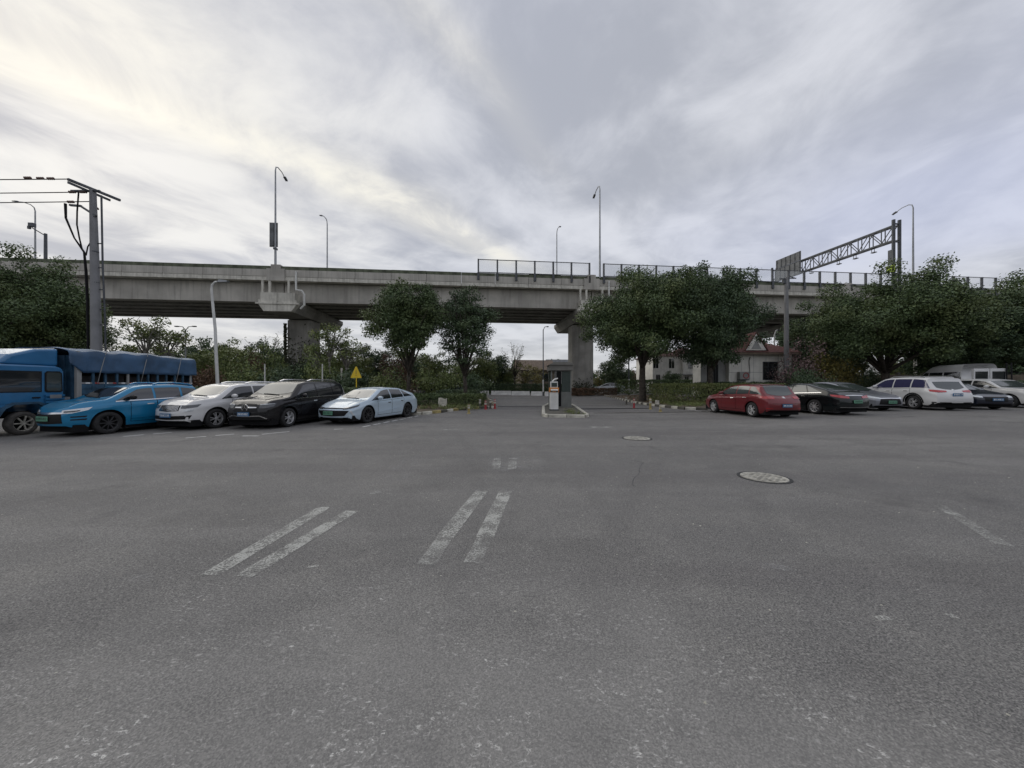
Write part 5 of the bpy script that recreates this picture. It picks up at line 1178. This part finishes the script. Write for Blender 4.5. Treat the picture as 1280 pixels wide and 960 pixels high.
c.patch('tailgate_seam', 'azr', [(-26, .625), (0, .615), (26, .625)], [(-26, .64), (0, .63), (26, .64)], 'black', .003, nv=1); c.patch('badge', 'azr', [(-2.5, .86), (2.5, .86)], [(-2.5, .93), (2.5, .93)], 'chrome', .014, nv=1); c.patch('lower_valance', 'azr', [(-36, .23), (0, .22), (36, .23)], [(-34, .36), (0, .36), (34, .36)], 'plastic', .008); c.plate(False, .55, 'plate_blue')
c.patch('spoiler', 'top', [(3.70, -.56), (3.70, .56)], [(3.58, -.57), (3.58, .57)], 'p_red', .03, nv=2)
# black sedan, tail out
c = fastback('glossy black sedan with red tail lights between the red hatchback and the grey sedan', (14.3, 16.7), (-.15, .985), 'p_gloss', 4.85, 1.88, 1.46, False, rg)
c.glass(1.15, 2.08, 3.35, 4.35, (2.62, 3.5), mt='glass_lit', rmt='glass_lit', top_in=.09, trim='chrome'); c.doors((1.62, 2.62, 3.5)); c.mirrors(1.75, 'p_gloss'); c.wheels('alloy', 9)
for s in (1, -1): c.patch('tail_light', 'azr', [(s*16, .76), (s*32, .78), (s*46, .86)], [(s*16, .84), (s*32, .90), (s*48, .93)], 'lamp_red', .012)
c.patch('boot_trim', 'azr', [(-22, .87), (0, .875), (22, .87)], [(-22, .90), (0, .91), (22, .90)], 'chrome', .012, nv=1); c.patch('lower_valance', 'azr', [(-36, .21), (0, .20), (36, .21)], [(-34, .33), (0, .32), (34, .33)], 'plastic', .008); c.plate(False, .62, 'plate_green', 0, .44, .14)
c.patch('bumper_line', 'azr', [(-34, .36), (0, .355), (34, .36)], [(-34, .375), (0, .37), (34, .375)], 'chrome', .012, nv=1)
# grey sedan nose out
def front_place(cx_, cy_, hd, L): h = Vector(hd).normalized(); return Vector((cx_, cy_))-h*(L/2), h
L = 4.9; c_, h = front_place(18.65, 17.4, (.10, -.99), L)
top = [(0, .64), (.05, .71), (.3, .80), (.8, .89), (1.2, .96), (2.05, 1.36), (2.45, 1.45), (2.8, 1.47), (3.3, 1.44), (4.2, 1.19), (L-.28, 1.06), (L-.06, 1.02), (L, .88)]
belt = [(0, .58), (.4, .72), (1.1, .86), (2.2, .90), (3.6, .96), (L-.4, .99), (L, .84)]
c = Car('silver grey sedan facing out with dark green looking grille and green plate', 'car', c_, h, L, 1.9, top, belt, (.9, L-1.05), .335, 'p_silver', rg, tum=.42, sill=.18)
c.glass(1.15, 2.08, 3.35, 4.35, (2.62, 3.5), top_in=.095); c.doors((1.62, 2.62, 3.5)); c.mirrors(1.75, 'p_silver'); c.bonnet(1.15); c.wheels('alloy_dark', 9)
c.patch('grille', 'azf', [(-27, .33), (0, .31), (27, .33)], [(-24, .60), (0, .61), (24, .60)], 'plastic', .007); c.patch('chrome_bar', 'azf', [(-26, .60), (0, .612), (26, .60)], [(-26, .64), (0, .65), (26, .64)], 'chrome', .014, nv=1); c.patch('chrome_bar', 'azf', [(-34, .27), (0, .26), (34, .27)], [(-34, .295), (0, .285), (34, .295)], 'chrome', .014, nv=1)
for s in (1, -1): c.patch('headlight', 'azf', [(s*24, .59), (s*34, .62), (s*46, .68)], [(s*24, .66), (s*34, .70), (s*50, .76)], 'lamp_clear', .010)
c.plate(True, .45, 'plate_green')
# white SUV tail out
c = suv('white SUV seen from behind with purple tinted windows and red tail lights', (20.7, 18.2), (.08, .997), 'p_white', 4.7, 1.92, 1.68, False, rg, g=1.28)
c.glass(1.28, 1.98, 4.2, 4.62, (2.62, 3.55), mt='glass_purple', rmt='glass_lit', top_in=.12); c.doors((1.62, 2.62, 3.55)); c.mirrors(1.75, 'p_white'); c.bonnet(1.28); c.wheels('alloy', 5); c.rails(2.2, 4.0)
for s in (1, -1): c.patch('tail_light', 'azr', [(s*18, .90), (s*32, .88), (s*45, .93)], [(s*18, .97), (s*32, 1.0), (s*47, 1.03)], 'lamp_red', .012)
c.patch('lower_cladding', 'azr', [(-42, .27), (0, .26), (42, .27)], [(-42, .42), (0, .40), (42, .42)], 'plastic', .010); c.patch('skid_strip', 'azr', [(-24, .33), (0, .32), (24, .33)], [(-26, .37), (0, .36), (26, .37)], 'chrome', .016, nv=1); c.patch('badge', 'azr', [(-2.2, .97), (2.2, .97)], [(-2.2, 1.04), (2.2, 1.04)], 'lamp_clear', .014, nv=1); c.plate(False, .78, 'plate_blue'); c.patch('spoiler', 'top', [(4.12, -.55), (4.12, .55)], [(3.95, -.56), (3.95, .56)], 'p_white', .03, nv=2)
arch_trim(c)
# navy sedan nose out
L = 4.75; c_, h = front_place(24.15, 17.6, (-.18, -.98), L); top = [(q if q < 4.2 else q, z_) for q, z_ in top[:-3]]+[(L-.25, 1.06), (L-.05, 1.02), (L, .88)]
c = Car('dark navy sedan facing out with blue plate near the right edge', 'car', c_, h, L, 1.88, top, belt[:-2]+[(L-.4, .99), (L, .84)], (.9, L-1.05), .335, 'p_navy', rg, tum=.42, sill=.18)
c.glass(1.15, 2.08, 3.35, 4.2, (2.62, 3.5), top_in=.095); c.doors((1.62, 2.62, 3.5)); c.mirrors(1.75, 'p_navy'); c.bonnet(1.15); c.wheels('alloy', 9)
c.patch('grille', 'azf', [(-20, .42), (0, .40), (20, .42)], [(-22, .64), (0, .64), (22, .64)], 'plastic', .007)
for s in (1, -1): c.patch('headlight', 'azf', [(s*24, .60), (s*34, .63), (s*46, .69)], [(s*24, .68), (s*34, .71), (s*50, .77)], 'lamp_clear', .010)
c.patch('lower_lip', 'azf', [(-31, .215), (0, .205), (31, .215)], [(-31, .33), (0, .31), (31, .33)], 'plastic', .008); c.plate(True, .52, 'plate_blue')
# white car at the right edge
c = suv('white SUV cut off by the right edge of the view', (29.2, 19.2), (-.10, -1), 'p_white', 4.6, 1.88, 1.62, True, rg, g=1.28)
c.glass(1.12, 1.95, 4.0, 4.5, (2.62, 3.5), top_in=.115); c.doors((1.62, 2.62, 3.5)); c.mirrors(1.75, 'p_white'); c.wheels('alloy', 5)
c.patch('grille', 'azf', [(-24, .42), (0, .40), (24, .42)], [(-24, .84), (0, .86), (24, .84)], 'plastic', .008); c.plate(True, .52, 'plate_blue')
for s in (1, -1): c.patch('headlight', 'azf', [(s*25, .72), (s*40, .76)], [(s*25, .84), (s*44, .88)], 'lamp_smoke', .010)
# white van behind
L = 4.9; h = Vector((.3, .954)).normalized(); rl = Vector((28.7, 22.2)); cen = rl+Vector((h.y, -h.x))*.95+h*(L/2)
top = [(0, .95), (.05, 1.05), (.35, 1.18), (.8, 1.30), (1.45, 2.1), (1.9, 2.42), (2.4, 2.5), (L-.3, 2.5), (L-.08, 2.4), (L, 2.2)]; belt = [(0, .9), (.6, 1.15), (1.3, 1.3), (L-.2, 1.35), (L, 1.3)]
c = Car('white high roof van parked behind the right row, seen from behind', 'van', cen, h, L, 1.95, top, belt, (.85, L-1.0), .35, 'p_white', None, name='parked_van', tum=.13, sill=.3, plan=(.85, .97), k=.05)
c.root.location.z = .10
for s in (1, -1):
    for a_, b_ in ((1.2, 1.85), (1.95, 3.0), (3.15, 4.4)): c.patch('side_window', 'side', [(a_ if a_ > 1.3 else 1.0, 1.42), (b_, 1.42)], [(a_+(.35 if a_ < 1.3 else 0), 1.98), (b_, 1.98)], 'glass_dark', .022, s, nu=14, nv=10)
c.patch('windscreen', 'azf', [(-38, 1.38), (0, 1.36), (38, 1.38)], [(-34, 2.15), (0, 2.2), (34, 2.15)], 'glass_dark', .008, nv=10); c.wheels('alloy_dark', 9)
for s in (-1, 1):
    d_ = MB().box(-L/2-.16, -L/2+.02, min(s*.015, s*.74), max(s*.015, s*.74), .55, 2.16).build('rear_door', 'p_white', c.root); bv = d_.modifiers.new('bevel', 'BEVEL'); bv.width = .02; bv.segments = 2
    MB().box(-L/2-.168, -L/2-.15, min(s*.10, s*.68), max(s*.10, s*.68), 1.42, 1.98).build('window', 'glass_dark', d_); MB().box(-L/2-.19, -L/2-.158, min(s*.05, s*.09), max(s*.05, s*.09), 1.15, 1.40).build('handle', 'plastic', d_)
for s in (1, -1): c.patch('tail_light', 'azr', [(s*33, .95), (s*37, .95)], [(s*33, 1.5), (s*37, 1.5)], 'lamp_red', .010)
mb = MB()
for y_ in (-.92, -.70): mb.bar((-L/2-.24, y_, .9), (-L/2-.20, y_, 2.5), .05)
for k in range(6): mb.bar((-L/2-.22, -.92, 1.0+k*.27), (-L/2-.22, -.70, 1.0+k*.27), .04)
mb.build('rear_ladder', 'plastic', c.root); pass
# distant cars
c = fastback('silver sedan passing under the viaduct behind the maroon hedge', (12.2, 50.2), (-.97, .22), 'p_pale', 4.7, 1.85, 1.46, True, None)
c.root.location.z = .15
c.glass(1.15, 2.08, 3.35, 4.3, (2.62, 3.5), top_in=.095); c.wheels('alloy', 9)
c = suv('dark SUV with pale roof rails behind the hedge, left of the slim tree trunks', (PX(523, 33)+1, 33.5), (.1, 1), 'p_black', 4.6, 1.85, 1.66, False, None); c.root.location = (PX(534, 34), 36, .05)
c.glass(1.12, 1.95, 3.95, 4.5, (2.62, 3.5), top_in=.12); c.wheels('alloy', 9); c.rails(2.2, 4.0)
c = fastback('dark sedan half hidden between the slim tree trunks', (0, 0), (.5, -.8), 'p_gloss', 4.7, 1.85, 1.46, True, None); c.root.location = (PX(563, 35), 36.5, .05)
c.glass(1.15, 2.08, 3.35, 4.3, (2.62, 3.5), top_in=.095); c.wheels('alloy', 9)

# ================================================================ TRUCK  (local: +X front, left side +Y; local origin below front axle)
tk = thing('truck', 'blue cab-over truck with slatted cargo bed under a blue tarp at the left edge', 'truck', (-15.25, 11.05, .004), -PI/2)
Wt = 2.1; y1 = 0.0; y0 = -Wt                                       # left side is the plane y = 0, seen by the camera
prof = [(-.98, .62), (-.98, 2.02), (-.92, 2.14), (-.75, 2.2), (.72, 2.2), (.88, 2.12), (1.12, 1.35), (1.16, 1.1), (1.16, .42), (.62, .42), (.56, .62), (.42, .84), (.2, .95), (-.2, .95), (-.42, .84), (-.56, .62)]
cab = MB().prism(prof, y0+.05, -.05, 'y').build('cab', 'truck_blue', tk)
bv = cab.modifiers.new('bevel', 'BEVEL'); bv.width = .05; bv.segments = 3; bv.limit_method = 'ANGLE'
cab.data.polygons.foreach_set('use_smooth', [True]*len(cab.data.polygons)); sharp(cab.data, 35)
for s, yy in ((1, -.045), (-1, y0+.045)):
    d_ = MB().prism([(-.42, 1.0), (-.42, 2.05), (.62, 2.05), (.95, 1.28), (.98, 1.0), (.55, 1.0)], yy, yy+.012*s, 'y').build('door', 'truck_blue', tk)
    MB().prism([(-.36, 1.36), (-.36, 1.98), (.56, 1.98), (.84, 1.36)], yy+.013*s, yy+.02*s, 'y').build('door_window', 'glass_dark', d_)
    MB().prism([(-.39, 1.33), (-.39, 2.01), (.59, 2.01), (.89, 1.33)], yy+.0125*s, yy+.016*s, 'y').build('window_seal', 'plastic', d_)
    MB().box(-.34, -.16, yy+.013*s-.012, yy+.013*s+.03, 1.14, 1.18).build('handle', 'plastic', d_)
    MB().prism([(-.89, 1.40), (-.87, 1.94), (-.83, 1.98), (-.55, 1.98), (-.51, 1.94), (-.51, 1.40), (-.55, 1.36), (-.85, 1.36)], yy, yy+.014*s, 'y').build('quarter_window', 'glass_lit', tk)
    MB().prism([(-.93, 1.36), (-.91, 1.96), (-.85, 2.02), (-.53, 2.02), (-.47, 1.96), (-.47, 1.36), (-.53, 1.32), (-.87, 1.32)], yy-.004*s, yy+.008*s, 'y').build('window_seal', 'plastic', tk)
    for q in (1.22, 1.11, 1.0, .9): MB().box(-.95, -.46, min(yy, yy+.05*s), max(yy, yy+.05*s), q-.035, q+.03).build('side_louvre', 'truck_blue', tk)
    MB().prism([(.66+.0, .62), (.53, .88), (.30, 1.03), (-.30, 1.03), (-.53, .88), (-.66, .62), (-.58, .62), (-.46, .84), (-.26, .96), (.26, .96), (.46, .84), (.58, .62)], min(yy-.02, yy+.07*s), max(yy-.02, yy+.07*s), 'y').build('wheel_arch', 'truck_steel', tk)
    MB().prism([(-.98, .62), (-.68, .62), (-.55, .93), (-.98, .93)], min(yy, yy+.03*s), max(yy, yy+.03*s), 'y').build('rear_mudguard', 'truck_steel', tk)
MB().prism([(.93, 1.42), (.80, 2.06), (.82, 2.08), (.96, 1.42)], y0+.18, -.18, 'y').build('windscreen', 'glass_dark', tk).location = (.12, 0, 0)
df = MB().prism([(.55, 2.2), (.25, 2.52), (-.35, 2.74), (-.92, 2.80), (-.92, 2.2)], y0+.18, -.16, 'y').build('wind_deflector', 'truck_blue', tk); bv = df.modifiers.new('bevel', 'BEVEL'); bv.width = .08; bv.segments = 3
MB().box(1.10, 1.24, y0+.05, -.05, .42, .78).build('bumper', 'truck_steel', tk)
for yy in (-.35, y0+.35): MB().box(1.15, 1.19, yy-.2, yy+.2, .86, 1.06).build('headlight', 'lamp_clear', tk)
MB().box(1.155, 1.18, -1.5, -.6, .84, 1.08).build('grille', 'plastic', tk)
MB().bar((-5.6, -.65, .62), (1.0, -.65, .62), .1, .2).bar((-5.6, -1.45, .62), (1.0, -1.45, .62), .1, .2).build('chassis', 'black', tk)
twm = wheel_mesh(.365, 'iron_cover', 7, 'rubber_dusty')
for (xx, ys) in ((0, (-.06,)), (-4.1, (-.06, -.30))):
    for yy in ys:
        w_ = link('wheel', twm[0], tk, (xx, yy, .365), 0); link('rim', twm[1], w_)
        w_ = link('wheel', twm[0], tk, (xx, -Wt-yy, .365), PI); link('rim', twm[1], w_)
MB().box(-1.9, -1.2, -.55, -.12, .42, .85).build('fuel_tank', 'truck_steel', tk); MB().box(-1.18, -1.02, -.4, -.1, .95, 1.15).build('air_box', 'galv', tk)
MB().bar((-5.7, -.08, .62), (-1.3, -.08, .62), .03, .06).bar((-5.7, -.08, .42), (-1.3, -.08, .42), .03, .06).build('side_guard', 'galv', tk)
# cargo bed: rear 6.3 m behind axle, front 1.25 m behind
xf, xr = -1.28, -5.75
MB().box(xr, xf, y0, y1, .95, 1.05).build('bed_floor', 'truck_steel', tk)
MB().box(xf-.05, xf, y0+.02, y1-.02, 1.05, 2.6).build('headboard', 'truck_steel', tk)
for k in range(8): MB().box(xf, xf+.035, y0+.15+k*.25, y0+.22+k*.25, 1.05, 2.6).build('headboard_rib', 'truck_steel', tk)
for yy, sg in ((y1, 1), (y0, -1)):
    for k in range(3): MB().box(xr+.02, xf-.06, yy-.03, yy+.0+.004*(k % 2), 1.06+k*.18, 1.06+k*.18+.168).build('side_board', 'truck_steel', tk)
    for k in range(12): xx = xf-.1-k*(xf-xr-.2)/11; MB().box(xx-.035, xx+.035, yy-.04, yy+.012, 1.05, 2.62).build('stake_post', 'wall_grey' if k in (0, 4, 11) else 'truck_steel', tk)
    MB().box(xr+.02, xf-.06, yy-.035, yy+.006, 1.60, 1.66).build('bed_rail', 'galv', tk)
    for k in range(15): xx = xf-.25-k*.29; MB().box(xx-.13, xx+.0, yy+.007, yy+.011, 1.605, 1.655).build('reflector_strip', 'red_paint' if k % 2 else 'mark_white', tk)
MB().box(xr, xr+.05, y0+.02, y1-.02, 1.05, 2.6).build('tailgate', 'truck_steel', tk)
for k in range(5): xx = xf-.5-k*.88; MB().box(xx-.35, xx+.35, y0+.4, y1-.25, 1.05, 1.9+.2*(k % 2)).build('cargo_box', 'interior', tk)
MB().box(xf-.07, xf+.01, y1-.07, y1+.02, .95, 2.75).build('corner_post', 'wall_grey', tk)
# tarp: arched top with sagging, rippled sides
nx, ny = 70, 34; vs = []; rt = random.Random(4)
for i in range(nx+1):
    x = xf+.25-(xf+.25-xr+.12)*i/nx; f = i/nx
    for j in range(ny+1):
        v = j/ny; per = .70; tot = 2*per+Wt+.1; s_ = v*tot
        topz = 2.84+.06*math.sin(f*3.3)+.018*math.sin(f*14)+.012*math.sin(f*37+1)
        fold = .06*math.sin(f*26+1.1*math.sin(f*9)+s_*2.0)+.035*math.sin(f*61+.7-s_*3)+.10*math.exp(-((f-.16-.12*(1-s_/tot))/.03)**2)
        if s_ < per: t_ = s_/per; y = y0-.06-fold*(1-t_)*.5; z = topz-.16-(per*(1-t_))*1.0
        elif s_ > tot-per: t_ = (tot-s_)/per; y = y1+.06+fold*(1-t_)*.45; z = topz-.16-per*(1-t_)+(2.86-topz)*(1-t_)*.9+.012*math.sin(f*47)*(1-t_)
        else:
            t_ = (s_-per)/(Wt+.1); y = y0-.05+(Wt+.1)*t_; z = topz-.16+.18*math.sin(PI*t_)**.5+.02*math.sin(f*31+t_*9)
        if i < 6 and s_ >= tot-per*1.0: z += .30*(1-i/6)*(1-(tot-s_)/per)
        vs.append((x, y, z))
fs = [(i*(ny+1)+j, i*(ny+1)+j+1, (i+1)*(ny+1)+j+1, (i+1)*(ny+1)+j) for i in range(nx) for j in range(ny)]
mb = MB(); mb.add(vs, fs); tp = mb.build('tarp', 'tarp', tk, True); sd_ = tp.modifiers.new('thick', 'SOLIDIFY'); sd_.thickness = .015
tb = MB().add([(xr-.125, y0-.05, 2.05), (xr-.125, y1+.05, 2.05), (xr-.125, y1+.04, 2.66), (xr-.125, -.6, 2.82), (xr-.125, -1.5, 2.82), (xr-.125, y0-.04, 2.66)], [(0, 1, 2, 3, 4, 5)]).build('tarp_end', 'tarp', tk); sd_ = tb.modifiers.new('thick', 'SOLIDIFY'); sd_.thickness = .015

# white character plate and lettering strokes on the cab side, ropes over the tarp
pn = MB().box(-.86, -.56, .008, .016, 1.12, 1.24).build('side_plate', 'galv', tk)
for k in range(3): MB().bar((xf-.9-k*1.5, y1+.02, 2.86), (xf-.6-k*1.5, y1+.13, 2.02), .016).bar((xf-.6-k*1.5, y1+.13, 2.02), (xf-.6-k*1.5, y1+.03, 1.62), .014).build('rope', 'wall_grey', tk)
MB().box(.30, .58, -.031, -.027, 1.52, 1.78).build('window_sticker', 'wall_grey', tk)

# ================================================================ seat everything on the gently rising yard
def lift_mesh(o):
    me = o.data
    for v in me.vertices: v.co.z += gz(v.co.x, v.co.y)
for o in list(SC.objects):
    if o.parent is ground or (o.parent is None and (o.name.split('.')[0] in ('planting_bed', 'booth_island', 'grit', 'leaf_litter', 'grass_tuft', 'speed_hump'))): lift_mesh(o)
    elif o.parent in (left_bed, right_bed, tip): o.location.z += gz(o.location.x, o.location.y)
    elif o.parent is None and o.name.split('.')[0] in ('parked_car', 'parked_van', 'bollard', 'manhole_cover', 'hedge', 'shrub', 'stone', 'barrier_machine', 'gate_booth'): o.location.z += gz(o.location.x, o.location.y)
